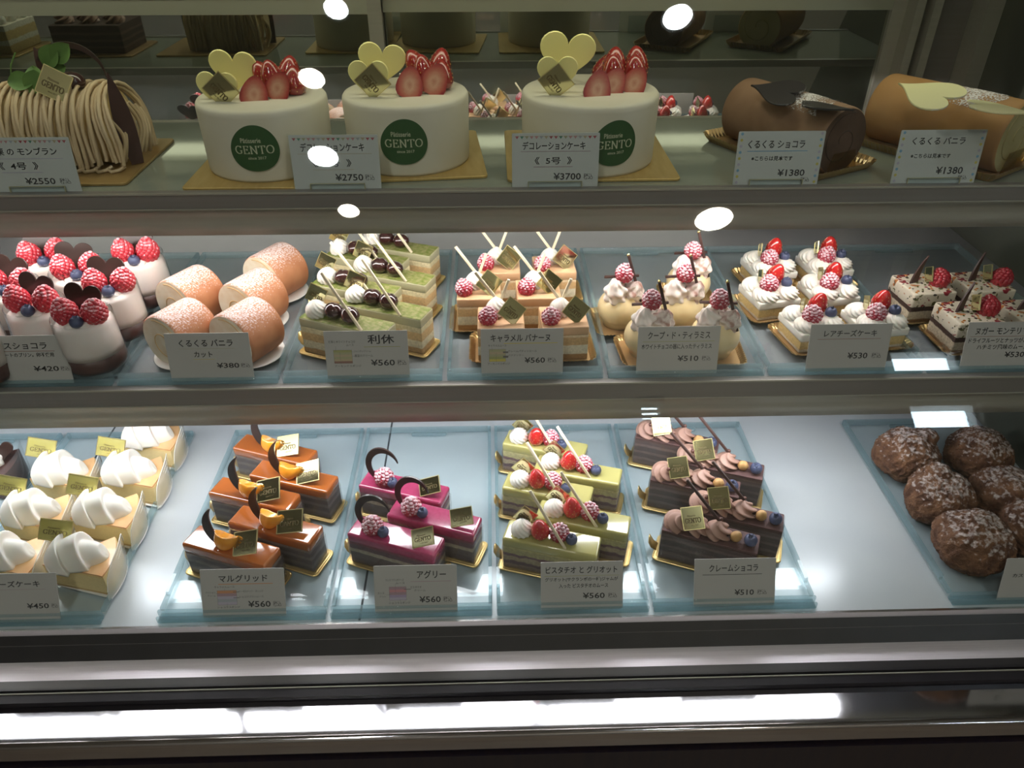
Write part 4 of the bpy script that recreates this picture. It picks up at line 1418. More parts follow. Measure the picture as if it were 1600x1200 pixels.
row(MATCHA, [((-0.164, 0.751, -23.5), 'matcha bar cake right behind its price card, two black beans on top', Z2),
             ((-0.125, 0.783, -23.0), 'matcha bar cake of the front pair nearest the caramel squares', Z2),
             ((-0.166, 0.835, -20.0), 'matcha bar cake of the middle pair nearest the roll slices', Z2),
             ((-0.126, 0.866, -22.0), 'matcha bar cake of the middle pair nearest the caramel squares', Z2),
             ((-0.163, 0.916, -21.0), 'matcha bar cake of the back pair nearest the roll slices', Z2),
             ((-0.126, 0.948, -21.0), 'matcha bar cake of the back pair nearest the caramel squares', Z2)])
row(CARA, [((0.008, 0.757, 0), 'caramel square in the front pair nearest the matcha bars', Z2),
           ((0.079, 0.757, 2), 'caramel square in the front pair nearest the white chocolate domes', Z2),
           ((-0.017, 0.825, 0), 'caramel square in the middle pair nearest the matcha bars', Z2),
           ((0.054, 0.825, 1), 'caramel square in the middle pair nearest the white chocolate domes', Z2),
           ((0.008, 0.892, 0), 'caramel square in the back pair nearest the matcha bars', Z2),
           ((0.078, 0.892, 2), 'caramel square in the back pair nearest the white chocolate domes', Z2)])
row(DOME, [((0.176, 0.746, 4), 'white chocolate dome in front, behind the start of its price card', Z2),
           ((0.252, 0.746, -4), 'white chocolate dome in front, nearest the berry cream squares', Z2),
           ((0.154, 0.814, 6), 'white chocolate dome nearest the caramel squares', Z2),
           ((0.226, 0.812, 0), 'white chocolate dome in the middle, between the front ones and the back one', Z2),
           ((0.250, 0.877, 2), 'white chocolate dome at the back of its tray', Z2)])
row(CHZ, [((0.371, 0.768, 10), 'white cream square with three berries, behind the start of the 530 yen card', Z2),
          ((0.447, 0.772, 8), 'white cream square with three berries, front pair, nearest the nougat squares', Z2),
          ((0.344, 0.843, 12), 'white cream square with three berries, middle pair, nearest the domes', Z2),
          ((0.420, 0.847, 10), 'white cream square with three berries, middle pair, nearest the nougat squares', Z2),
          ((0.366, 0.918, 8), 'white cream square with three berries, back pair, nearest the domes', Z2),
          ((0.442, 0.922, 8), 'white cream square with three berries, back pair, nearest the nougat squares', Z2)])
row(NOU, [((0.529, 0.832, 6), 'nougat square with a raspberry, nearest the berry cream squares', Z2),
          ((0.549, 0.760, 4), 'nougat square with a raspberry, right behind its price card', Z2),
          ((0.604, 0.836, 4), 'nougat square with a raspberry, back pair, nearest the side panel', Z2),
          ((0.623, 0.762, 4), 'nougat square cut off by the picture edge, beside the front one', Z2)])
GZ = Z2 + TZ + 0.066
gl_pos = [((126.5, 491), 'dessert glass with two raspberries, nearest the front by the roll slices'),
          ((67.6, 477), 'dessert glass just behind the price card, left of the frontmost glass'),
          ((-28, 500), 'dessert glass cut off by the picture edge, in the front row'),
          ((168, 446), 'dessert glass second from the front beside the roll slices'),
          ((20, 448), 'dessert glass at the picture edge in the second row'),
          ((120, 421), 'dessert glass in the third row, its chocolate heart behind two raspberries'),
          ((207.6, 399), 'dessert glass at the back of its tray nearest the roll slices'),
          ((73, 402), 'dessert glass at the back of its tray, cropped by the lamp cover')]
_done = []
for (px, py), lab in gl_pos:
    p = up(px, py, GZ)
    for q in _done:      # tumblers stand side by side, never in one another
        d = Vector((p.x - q.x, p.y - q.y, 0))
        if d.length < 0.0685:
            p += d.normalized() * (0.0685 - d.length)
    _done.append(p)
    GLS.place(lab, p.x, p.y, Z2 + TZ, random.uniform(-0.25, 0.1))
row(ROLL, [((-0.352, 0.757, 60), 'sugared roll slice in front, nearest the dessert glasses', Z2),
           ((-0.279, 0.757, 60), 'sugared roll slice in front, nearest the matcha bars', Z2),
           ((-0.368, 0.842, 60), 'sugared roll slice in the second row, nearest the dessert glasses', Z2),
           ((-0.290, 0.832, 60), 'sugared roll slice in the second row, nearest the matcha bars', Z2),
           ((-0.280, 0.906, 60), 'sugared roll slice at the back, by the matcha bars', Z2)])
for (x, y), lab in (((-0.508, 0.602), 'cheesecake slice nearest the front edge, beside its price card'),
                    ((-0.510, 0.675), 'cheesecake slice second from the front along the open deck'),
                    ((-0.505, 0.746), 'cheesecake slice third from the front along the open deck'),
                    ((-0.507, 0.818), 'cheesecake slice at the back, cropped by the lamp cover'),
                    ((-0.592, 0.606), 'cheesecake slice behind the 450 yen card, cut off by the picture edge'),
                    ((-0.594, 0.676), 'cheesecake slice in the second row, next to the picture edge'),
                    ((-0.592, 0.747), 'cheesecake slice in the third row, beside the dark chocolate slice')):
    CAKE.place(lab, x, y, B + TZ, math.radians(9))
# one dark slice at the picture's edge
DK = Kind('chocolate_cake_slice', 'cake', None)
DK.parts = []
DK.part('cake_body', wedge(0, 0.036, WR, WA).mesh('cake body', 'choc_slice'), Tm(z=0.0012))
DK.part('piped_cream', rosette(0.018, 0.024, 8, 0.08, 1.2).mesh('cream swirl', 'cream'), Tm(0.05, 0, 0.0365))
DK.part('chocolate_heart', heart(0.03, 0.002, 'choc_dark'), Tm(0.066, 0.006, 0.055, rx=-0.3))
dk = MB()
pts = [((WR + 0.002) * math.cos(WA * 1.2 * (2 * i / 10 - 1)), (WR + 0.002) * math.sin(WA * 1.2 * (2 * i / 10 - 1)), 0.05) for i in range(11)]
v = []
for x, y, h in pts:
    v += [(x, y, 0.001), (x + 0.002, y, h)]
dk.add(v, [(2 * i, 2 * i + 1, 2 * i + 3, 2 * i + 2) for i in range(10)], 0, True)
DK.part('side_film', dk.mesh('side film', 'film'))
p = up(-8, 745, B + 0.02)
DK.place('dark chocolate cake slice in clear film at the picture edge', p.x - 0.045, p.y - 0.006, B + TZ, math.radians(5))

for i, ((px, py), lab, cap) in enumerate((((1415, 716), 'cream puff at the back of its tray, nearest the empty deck', (0.018, 0.004, 0.057)),
                                          ((1525, 713), 'cream puff at the back of its tray, by the side panel', None),
                                          ((1464, 781), 'cream puff in the middle row with a small knob on top', (0.012, 0.002, 0.058)),
                                          ((1568, 780), 'cream puff in the middle row by the side panel', (-0.006, 0.012, 0.056)),
                                          ((1516, 853), 'largest cream puff at the front, beside the price card', None),
                                          ((1612, 834), 'cream puff at the front, cut off by the picture edge', None))):
    p = up(px, py, B + 0.03)
    PU = Kind('cream_puff', 'cream puff', 'sugared cream puffs')
    PU.part('puff_crust', puff_mesh(i, cap), Tm(s=(1.0, 1.0, 1.04) if i != 4 else (1.04, 1.04, 1.1)))
    if cap:
        PU.part('puff_knob', puff_cap(i + 20), Tm(*cap))
    PU.place(lab, p.x, p.y, B + TZ, i * 0.8)


# ------------------------------------------------------------------ top shelf
def wrap(R, a0):
    """lay a flat sticker (x, -, z) onto an upright cylinder"""
    def fn(p):
        a = -PI / 2 + a0 + p[0] / R
        r = R - p[1]
        return (r * math.cos(a), r * math.sin(a), p[2])
    return fn


def white_cake(lab, x, y, R, Hc, board, brot, sticker, hearts, berries, plq):
    t = thing('decoration_cake', lab, 'cake', Tm(x, y, Z1), 'whole white cream cakes')
    obj('cake_board', MB().slab(board[0], board[1], 0, 0.003, 0.006, 0.0006, 5).mesh('cake board', pmat('gold cake board', (0.62, 0.42, 0.14), 0.36, 0.45, col2=(0.70, 0.50, 0.19), nscale=24, stretch=(6, 1, 1), bump=0.1)), t, Tm(board[2], board[3], 0.0002, rz=brot))
    pr = [(0.0003, 0.0), (R * 0.975, 0.0), (R * 0.985, 0.003), (R * 0.992, Hc * 0.5), (R, Hc - 0.007), (R * 0.994, Hc - 0.003), (R * 0.97, Hc - 0.0006), (R * 0.9, Hc), (0.0003, Hc)]
    cyl = MB().lathe(pr, 72)
    obj('cream_coat', cyl.mesh('cream coat', 'cream_matte'), t, Tm(z=0.0032))
    # green sticker, its outline a soft uneven round
    sx, sz, sr = sticker
    mb = MB()
    Rs = R + 0.0006
    fn = wrap(Rs, math.asin(max(-0.9, min(0.9, sx / R))))
    n, m = 48, 8
    v = [fn((0, 0, sz))]
    f = []
    for i in range(1, m + 1):
        for j in range(n):
            a = 2 * PI * j / n
            q = sr * i / m * (1 + 0.035 * math.cos(2 * a - 0.6) + 0.03 * math.cos(3 * a + 1.9))
            v.append(fn((q * math.cos(a), 0, sz + q * math.sin(a))))
    for j in range(n):
        f.append((0, 1 + j, 1 + (j + 1) % n))
    for i in range(m - 1):
        for j in range(n):
            k = (j + 1) % n
            f.append((1 + i * n + j, 1 + (i + 1) * n + j, 1 + (i + 1) * n + k, 1 + i * n + k))
    mb.add(v, f, 0, True)
    k = sr / 0.0245
    write(mb, 'Pâtisserie', -0.013 * k, 0.0075 * k, sz + 0.0065 * k, sz + 0.0115 * k, 1, -0.0004, fn)
    write_gento(mb, -0.020 * k, 0.0195 * k, sz - 0.0045 * k, sz + 0.0035 * k, 1, -0.0004, fn, w=0.06)
    write(mb, 'since 2017', -0.008 * k, 0.0105 * k, sz - 0.0105 * k, sz - 0.0075 * k, 1, -0.0004, fn)
    obj('logo_sticker', mb.mesh('logo sticker', 'logo_green', 'logo_print'), t, Tm(z=0.0032))
    zt = Hc + 0.0032
    for px, py, yy, w, tilt, rx in hearts:
        p = upY(px, py, y + yy) - Vector((x, y, Z1))
        o = obj('chocolate_heart', heart(w, 0.0028, 'yellow_choc', 1.02), t, Tm(p.x, p.y, p.z, rx=rx, ry=tilt))
    px, py, yy, w = plq
    p = upY(px, py, y + yy) - Vector((x, y, Z1))
    o = obj('plaque', plaque(w, 'gold_plaque'), t, Tm(p.x, p.y, p.z, rx=0.12, ry=PI / 4 + 0.1))
    o['label'] = 'mirror gold plaque standing on its corner'
    for px, py, yy, kind, ry, rz, s_ in berries:
        p = upY(px, py, y + yy) - Vector((x, y, Z1))
        if kind == 'h':
            obj('strawberry_half', HALF_STRAW, t, Tm(p.x, p.y, p.z, rx=-0.30, ry=ry, rz=rz, s=s_))
        else:
            q = Tm(p.x, p.y, p.z, rx=-0.1, ry=ry, rz=rz, s=s_) @ Matrix.Translation((0, 0, -0.014))
            obj('strawberry', STRAW_DARK, t, q)
    return t


BER_A = [(452, 112, 0.022, 'w', 0.2, 0, 1.0), (412, 118, 0.012, 'w', -0.5, 0, 0.95), (459, 128, 0.006, 'w', 0.25, 1, 1.0), (424, 118, 0.004, 'w', 0.1, 2, 0.95),
         (397, 148, -0.022, 'h', 0.25, 0.1, 1.0), (433, 138, -0.014, 'h', 0.5, -0.2, 0.95)]
white_cake('round white cake with two yellow hearts, nearest the mont blanc log', -0.246, 0.863, 0.0690, 0.0725, (0.152, 0.158, -0.001, -0.003), 0.0,
           (0.003, 0.036, 0.0245),
           [(365, 108, 0.012, 0.0505, 0.10, 0.12), (340, 138, -0.012, 0.043, 0.06, -0.05)], BER_A, (345, 141, -0.026, 0.028))
BER_B = [(x + 234, y - 12 + 0.01 * (x - 400), *r) for x, y, *r in BER_A]
BER_B = [(688, 100, 0.022, 'w', 0.2, 0, 1.0), (650, 100, 0.012, 'w', -0.5, 0, 0.95), (690, 118, 0.004, 'w', 0.25, 1, 1.0), (661, 108, 0.004, 'w', 0.1, 2, 0.9),
         (640, 133, -0.022, 'h', 0.2, 0.1, 1.0), (678, 128, -0.014, 'h', 0.45, -0.2, 1.05)]
white_cake('round white cake with two yellow hearts, between the 2750 yen and 3700 yen cards', -0.093, 0.877, 0.0690, 0.0725, (0.160, 0.168, 0.002, 0.010), 0.09,
           (0.002, 0.037, 0.0245),
           [(597, 97, 0.012, 0.0520, 0.12, 0.12), (576, 120, -0.012, 0.043, 0.02, -0.05)], BER_B, (582, 128, -0.026, 0.028))
BER_C = [(945, 108, 0.026, 'w', 0.4, 0, 1.0), (960, 100, 0.014, 'w', 0.05, 0, 1.05), (994, 98, 0.02, 'w', 0.05, 2, 1.05), (992, 112, 0.004, 'w', 0.0, 1, 1.05), (958, 112, 0.0, 'w', 0.0, 2, 1.05),
         (934, 140, -0.028, 'h', 0.25, 0.1, 1.05), (958, 132, -0.016, 'h', 0.5, -0.1, 0.95), (991, 130, -0.012, 'h', 0.5, -0.2, 0.95)]
white_cake('larger round white cake with a tall yellow heart, beside the chocolate roll', 0.110, 0.874, 0.0755, 0.0735, (0.186, 0.180, 0.0, 0.012), 0.0,
           (0.020, 0.036, 0.0245),
           [(886, 85, 0.016, 0.0610, 0.10, 0.14), (871, 114, -0.010, 0.044, 0.0, -0.05)], BER_C, (869, 128, -0.026, 0.028))

# ---- mont blanc log
mb_x, mb_y = -0.468, 0.880
t = thing('mont_blanc_log', 'chestnut cream log with green leaves and a gold plaque', 'cake', Tm(mb_x, mb_y, Z1))
obj('cake_board', MB().slab(0.190, 0.156, 0, 0.003, 0.006, 0.0006, 5).mesh('cake board', pmat('bronze cake board', (0.42, 0.27, 0.10), 0.38, 0.45, col2=(0.50, 0.34, 0.14), nscale=24, bump=0.1)), t, Tm(-0.013, -0.004, 0.0002))
obj('sponge_log', roll_mesh(0.040, 0.118, 'sponge', 'sponge', 0.036, 0.0, n=36).mesh('sponge log', 'sponge', 'sponge', 'sponge'), t, Tm(-0.002, 0, 0.0034))
st = MB()
rr = random.Random(11)
for i in range(46):
    x0 = -0.055 + 0.113 * i / 45 + rr.uniform(-0.001, 0.001)
    R0 = 0.043 + rr.uniform(-0.0012, 0.0018) + (0.004 if i % 3 == 0 else 0)
    lean = rr.uniform(-0.004, 0.006) + (0.010 * max(0, (i - 34) / 11))
    pts = []
    low = rr.uniform(0.0, 0.010)
    for j in range(17):
        a = -0.62 + (PI + 1.24) * j / 16
        z = 0.038 + R0 * math.sin(a)
        y = -R0 * math.cos(a) * (1.0 if a > 0 and a < PI else 1.0)
        if a < 0:
            y = -R0 * (1.0 - 0.02 * a)
            z = 0.038 + R0 * a * 1.25
        elif a > PI:
            y = R0
            z = 0.038 - R0 * (a - PI) * 1.25
        pts.append((x0 + lean * (1 - math.sin(max(0, min(PI, a)))) + 0.0012 * math.sin(3 * a + i), y, max(z, 0.0045 + (low if a < 0 else 0))))
    st.tube(pts, 0.0021, 7)
for i in range(9):      # strands hanging over the end of the log in loops
    pts = []
    for j in range(13):
        u = j / 12
        pts.append((0.060 + 0.008 * math.sin(u * PI) + 0.0015 * i, -0.030 + 0.006 * i + 0.004 * math.sin(5 * u + i), 0.074 - 0.005 * abs(i - 4) - u * (0.060 - 0.003 * abs(i - 4))))
    st.tube(pts, 0.0021, 7)
for i in range(8):
    x0 = 0.05 - 0.014 * i
    st.tube([(x0, -0.046, 0.006), (x0 + 0.006, -0.052, 0.005), (x0 + 0.013, -0.048, 0.0055), (x0 + 0.018, -0.043, 0.008)], 0.0021, 7)
obj('chestnut_strands', st.mesh('chestnut strands', 'marron'), t)


def shard(h, w, mat='choc_stick'):
    rg = []
    for i in range(11):
        u = i / 10
        ww = w * (0.6 + 0.5 * math.sin(u * PI * 0.8)) * (1 - u ** 3) + 0.0004
        rg.append([(-ww, -0.0009, h * u), (ww, -0.0009, h * u), (ww, 0.0009, h * u), (-ww, 0.0009, h * u)])
    return MB().loft(rg, 0, False).mesh('chocolate shard', mat)


obj('chocolate_shard', shard(0.098, 0.010), t, Tm(0.073, -0.022, 0.004, rz=0.5, ry=-0.05))
obj('chocolate_shard', shard(0.072, 0.016), t, Tm(-0.067, 0.0, 0.018, rz=0.7, ry=0.05))
obj('chocolate_shard', shard(0.040, 0.007), t, Tm(-0.010, 0.012, 0.080, ry=-0.2))
obj('chocolate_curl', curl_mesh(0.034, 0.006, -0.15, 2.6), t, Tm(0.016, 0.006, 0.092, rz=0.3))
o = obj('plaque', plaque(0.030), t, Tm(0.010, -0.024, 0.090, rx=-0.35, ry=0.50))
o['label'] = 'gold plaque leaning on the log'
ch = MB().ball(0.013, 0.011, 0.010, 20, 14).mesh('glazed chestnut', 'bean')
obj('glazed_chestnut', ch, t, Tm(0.020, -0.004, 0.088))
obj('glazed_chestnut', ch, t, Tm(-0.006, -0.002, 0.088, rz=0.8))
lf = MB()
for i in range(11):
    u = i / 10
    w = 0.0075 * math.sin(PI * min(1, 0.08 + u * 0.92)) ** 0.7
    y = 0.019 * u
    lf.v += [(-w, y, 0.003 * abs(math.sin(u * 3))), (0, y, -0.0006), (w, y, 0.003 * abs(math.sin(u * 3)))]
for i in range(10):
    for j in range(2):
        lf.f.append([3 * i + j, 3 * i + j + 1, 3 * i + j + 4, 3 * i + j + 3])
        lf.m.append(0)
        lf.s.append(True)
LEAF = lf.mesh('leaf', 'leaf')
LS = [(58, 112, 2.6, 0.9), (72, 104, -0.6, 0.8), (50, 127, 1.6, -0.2), (70, 118, -1.2, 0.3), (48, 152, 2.0, 0.2), (68, 152, -1.6, 0.1), (60, 140, 0.2, -0.4), (84, 95, -0.9, 0.9)]
sprig = obj('leaf_sprig', MB().tube([(-0.042, -0.012, 0.078), (-0.040, -0.012, 0.092), (-0.036, -0.010, 0.106), (-0.028, -0.008, 0.118)], 0.0008, 6).mesh('leaf stem', 'leaf'), t)
for px, py, rz, rx in LS:
    p = upY(px, py, mb_y - 0.015) - Vector((mb_x, mb_y, Z1))
    obj('leaf', LEAF, sprig, Tm(p.x, p.y, p.z, rx=1.15 + rx * 0.35, s=1.35) @ Tm(rz=rz))


# ---- roll cakes on fluted gold trays
def big_roll(lab, face_px, ang, L, R, skin, cut, line, hmat, hearts, tray_m, name):
    d = Vector((math.cos(ang), math.sin(ang), 0))
    c = Vector((*face_px, 0))
    t = thing(name, lab, 'cake', Tm(c.x, c.y, Z1, rz=ang))
    obj('cake_tray', fluted_tray(L + 0.024, R * 2 + 0.026, 0.010, 'gold_brown', 'gold_rim', 0.010, 0.0013, 0.005), t, Tm(z=0.0003))
    obj('sponge_roll', roll_mesh(R, L, skin, cut, R * 0.90, 0.0, bulge=0.012).mesh('sponge roll', skin, cut, line), t, Tm(z=0.0018))
    dust = MB()
    ang0, n, m = 0.9, 16, 10
    v, f = [], []
    for i in range(n + 1):
        for j in range(m + 1):
            a = PI / 2 - ang0 * 0.9 + 2 * ang0 * j / m * 0.9
            x = 0.0 + L * 0.42 * (i / n - 0.15) + 0.004 * math.sin(j * 1.3)
            v.append((x, (R * 1.012 + 0.0006) * math.cos(a), R * 0.90 + 0.0018 + (R * 1.012 + 0.0006) * math.sin(a)))
    for i in range(n):
        for j in range(m):
            f.append((i * (m + 1) + j, i * (m + 1) + j + 1, (i + 1) * (m + 1) + j + 1, (i + 1) * (m + 1) + j))
    dust.add(v, f, 0, True)
    obj('sugar_dusting', dust.mesh('sugar dusting', DUSTM), t)
    for px, py, w, rz, tilt, z in hearts:
        p = up(px, py, Z1 + z)
        q = t.matrix_world.inverted() if False else Tm(c.x, c.y, Z1, rz=ang).inverted()
        obj('chocolate_heart', heart(w, 0.0022, hmat, 1.0), t, q @ Tm(p.x, p.y, p.z, rx=-PI / 2 + tilt[0], ry=0, rz=0) @ Tm(ry=rz) @ Tm(rz=tilt[1]))
    rg = [[(-0.024, -0.0006, 0), (0.024, -0.0006, 0), (0.016, -0.0006, 0.022), (-0.016, -0.0006, 0.022)], [(-0.024, 0.0006, 0), (0.024, 0.0006, 0), (0.016, 0.0006, 0.022), (-0.016, 0.0006, 0.022)]]
    obj('clear_stopper', MB().loft(rg, 0, False).mesh('clear stopper', clear_mat('amber clear stopper', (0.80, 0.72, 0.50), 1.5)), t, Tm(L / 2 + 0.006, 0, 0.003, rz=PI / 2))
    return t


def dust_mat():
    m = bpy.data.materials.new('sifted sugar')
    m.use_nodes = True
    N, L = m.node_tree.nodes, m.node_tree.links
    N.clear()
    co = N.new('ShaderNodeTexCoord').outputs['Object']
    n = N.new('ShaderNodeTexNoise')
    n.inputs['Scale'].default_value = 520
    n.inputs['Detail'].default_value = 3
    L.new(co, n.inputs['Vector'])
    n2 = N.new('ShaderNodeTexNoise')
    n2.inputs['Scale'].default_value = 32
    L.new(co, n2.inputs['Vector'])
    g = N.new('ShaderNodeMath')
    g.operation = 'ADD'
    L.new(n.outputs[0], g.inputs[0])
    L.new(n2.outputs[0], g.inputs[1])
    # thins out towards the rim of the sifted patch
    sx = N.new('ShaderNodeTexCoord')
    r = N.new('ShaderNodeMapRange')
    r.inputs[1].default_value, r.inputs[2].default_value = 0.98, 1.12
    L.new(g.outputs[0], r.inputs[0])
    a = N.new('ShaderNodeBsdfTransparent')
    d = N.new('ShaderNodeBsdfDiffuse')
    d.inputs[0].default_value = (0.78, 0.74, 0.72, 1)
    mx = N.new('ShaderNodeMixShader')
    L.new(r.outputs[0], mx.inputs[0])
    L.new(a.outputs[0], mx.inputs[1])
    L.new(d.outputs[0], mx.inputs[2])
    o = N.new('ShaderNodeOutputMaterial')
    L.new(mx.outputs[0], o.inputs[0])
    return m


DUSTM = dust_mat()
line_c = pmat('dark roll line', (0.05, 0.028, 0.018), 0.8)
line_v = pmat('pale roll line', (0.34, 0.28, 0.11), 0.8)
big_roll('chocolate roll cake with black hearts on a fluted gold tray', (0.343, 0.884), math.radians(-62), 0.150, 0.0362, 'choc_skin', 'choc_cut', line_c, 'grey_choc',
         [(1218, 143, 0.062, 2.2, (0.10, 0.12), 0.0745), (1286, 166, 0.058, -1.2, (0.12, 0.25), 0.0735)], None, 'chocolate_roll')
big_roll('vanilla roll cake with pale hearts on a fluted gold tray', (0.522, 0.882), math.radians(-56), 0.158, 0.0385, 'vanilla_skin', 'vanilla_cut', line_v, 'pale_choc',
         [(1455, 147, 0.072, 2.5, (0.12, 0.10), 0.080), (1556, 169, 0.068, -1.1, (0.12, 0.2), 0.083)], None, 'vanilla_roll')


# ------------------------------------------------------------------ price cards
CW, CH_ = 0.090, 0.055
INKS = ['card', 'ink', 'ink_grey']
INK_I = {}


def price_card(lab, xc, yb, zb, lean, lines, w=CW, h=CH_, deco=None, under=(), diagram=None, stand=False, rz=0.0):
    """lines = (text, x0, x1, zlow, zhigh, ink) in fractions of the card"""
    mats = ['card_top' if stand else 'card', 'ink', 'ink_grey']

    def mi(k):
        if k not in mats:
            mats.append(k)
        return mats.index(k)
    mb = MB().slab(w, h, -0.0004, 0.0004, 0.0012 if stand else 0.0006, 0.0001, 3)
    mb.v = [(x, z, y + h / 2) for x, y, z in mb.v]
    yf = -0.00055
    for s_, x0, x1, a, b, ink in lines:
        write(mb, s_, (x0 - 0.5) * w, (x1 - 0.5) * w, a * h, b * h, mi(ink), yf)
    for x0, x1, z, ink, th_ in under:
        mb.box((x0 - 0.5) * w, (x1 - 0.5) * w, yf - 0.00003, yf, (z - th_ / 2) * h, (z + th_ / 2) * h, mi(ink))
    if deco == 'bunting':
        cols = ['ink_red', 'ink_tan', 'ink_greyblue', 'ink_pink', 'ink_khaki', 'ink_green']
        for i in range(17):
            x = (-0.47 + 0.94 * (i + 0.5) / 17) * w
            mb.add([(x - 0.0019, yf, h * 0.945), (x + 0.0019, yf, h * 0.945), (x, yf, h * 0.895)], [(0, 1, 2)], mi(cols[(i * 5 + i // 4) % 6]), False)
        mb.box(-0.47 * w, 0.47 * w, yf - 0.00003, yf, h * 0.944, h * 0.95, mi('ink_tan'))
    if deco == 'dots':
        cols = ['ink_blue', 'ink_yellow', 'ink_lilac']
        for sx, o_ in ((-0.46, 0), (0.46, 2)):
            for i in range(9):
                cx, cz = sx * w, h * (0.955 - 0.112 * i)
                n = 14
                mb.add([(cx + 0.0015 * math.cos(2 * PI * j / n), yf, cz + 0.0015 * math.sin(2 * PI * j / n)) for j in range(n)], [tuple(range(n))], mi(cols[(i + o_) % 3]), False)
    if diagram:
        x0, x1, z0, z1, layers, leads = diagram
        for i, c in enumerate(layers):
            a = z1 - (z1 - z0) * (i + 1) / len(layers)
            b = z1 - (z1 - z0) * i / len(layers)
            mb.box((x0 - .5) * w, (x1 - .5) * w, yf - 0.00002, yf, a * h, b * h, mi(c))
        q = 0.0001
        for xa, za, xb, zb_ in [(x0, z0, x1, z0), (x0, z1, x1, z1), (x0, z0, x0, z1), (x1, z0, x1, z1)] + list(leads):
            mb.box((min(xa, xb) - .5) * w - q, (max(xa, xb) - .5) * w + q, yf - 0.00005, yf - 0.00001, min(za, zb_) * h - q, max(za, zb_) * h + q, mi('ink_grey'))
    T = Tm(xc, yb, zb, rz=rz) @ Tm(rx=-lean)
    if not stand:
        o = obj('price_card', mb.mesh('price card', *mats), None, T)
        return tag(o, lab, 'price card', 'price cards')
    r = thing('price_card', lab, 'price card', T, 'price cards on clear stands')
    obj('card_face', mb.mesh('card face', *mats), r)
    sl = MB()
    vv = [(-w / 2 - 0.0015, -0.0009, 0.0), (w / 2 + 0.0015, -0.0009, 0.0), (w / 2 + 0.0015, -0.0009, h + 0.0015), (-w / 2 - 0.0015, -0.0009, h + 0.0015)]
    sl.add(vv, [(0, 1, 2, 3)], 0, False)
    obj('clear_sleeve', sl.mesh('clear sleeve', 'acrylic'), r)
    sd = MB().box(-0.028, 0.028, -0.0032, -0.0020, 0.0, 0.0065).box(-0.028, 0.028, 0.0016, 0.0028, 0.0, 0.03)
    sd.box(-0.028, 0.028, 0.0028, 0.024, 0.0, 0.0012, T=Tm(rx=lean))
    for sx in (-1, 1):
        sd.box(sx * 0.028 - 0.0004, sx * 0.028 + 0.0004, -0.0034, -0.0018, 0.0, 0.0067, 1)
    sd.box(-0.028, 0.028, -0.0034, -0.0018, 0.0063, 0.0068, 1)
    obj('clear_stand', sd.mesh('clear stand', 'acrylic', 'ink_khaki'), r)
    return r


def tax(p0, p1, x0, x1, z0, z1, price):
    return [('¥' + price, p0, p1, z0, z1, 'ink'), ('税込', x0, x1, z0 + 0.005, z1 - 0.01, 'ink_grey')]


yt = 0.781
price_card('card with bunting before the chestnut log, priced 2550 yen', -0.4680, yt, Z1 + 0.0006, 0.12,
           [('栗 の モンブラン', 0.13, 0.83, 0.68, 0.82, 'ink'), ('《  4号  》', 0.12, 0.57, 0.42, 0.56, 'ink')] + tax(0.37, 0.72, 0.77, 0.90, 0.15, 0.27, '2550'),
           w=0.087, deco='bunting', under=[(0.11, 0.88, 0.62, 'ink_lilac', 0.012), (0.13, 0.60, 0.37, 'ink_lilac', 0.014)], stand=True)
price_card('card with bunting between the first two white cakes, priced 2750 yen', -0.160, yt, Z1 + 0.0006, 0.12,
           [('デコレーションケーキ', 0.12, 0.84, 0.70, 0.86, 'ink'), ('《  4号  》', 0.24, 0.68, 0.42, 0.56, 'ink')] + tax(0.48, 0.80, 0.82, 0.93, 0.16, 0.29, '2750'),
           deco='bunting', under=[(0.08, 0.92, 0.66, 'ink_tan', 0.008), (0.24, 0.70, 0.37, 'ink_tan', 0.008)], stand=True)
price_card('card with bunting before the larger white cake, priced 3700 yen', 0.0665, yt, Z1 + 0.0006, 0.12,
           [('デコレーションケーキ', 0.12, 0.84, 0.70, 0.85, 'ink'), ('《  5号  》', 0.26, 0.69, 0.43, 0.57, 'ink')] + tax(0.48, 0.80, 0.83, 0.94, 0.14, 0.27, '3700'),
           deco='bunting', under=[(0.10, 0.90, 0.67, 'ink_mauve', 0.010), (0.25, 0.70, 0.385, 'ink_mauve', 0.012)], stand=True)
price_card('dotted card before the chocolate roll, priced 1380 yen', 0.2995, yt, Z1 + 0.0006, 0.12,
           [('くるくる ショコラ', 0.12, 0.78, 0.69, 0.84, 'ink'), ('※こちらは見本です', 0.18, 0.66, 0.46, 0.55, 'ink')] + tax(0.51, 0.83, 0.79, 0.90, 0.17, 0.30, '1380')[:1] + [('税込', 0.79, 0.90, 0.06, 0.15, 'ink_grey')],
           deco='dots', under=[(0.12, 0.82, 0.64, 'ink_blue', 0.014)], stand=True)
price_card('dotted card before the vanilla roll, priced 1380 yen', 0.468, yt, Z1 + 0.0006, 0.12,
           [('くるくる バニラ', 0.15, 0.77, 0.73, 0.87, 'ink'), ('※こちらは見本です', 0.17, 0.64, 0.48, 0.57, 'ink')] + [('¥1380', 0.51, 0.83, 0.18, 0.32, 'ink'), ('税込', 0.79, 0.90, 0.07, 0.16, 'ink_grey')],
           deco='dots', stand=True)

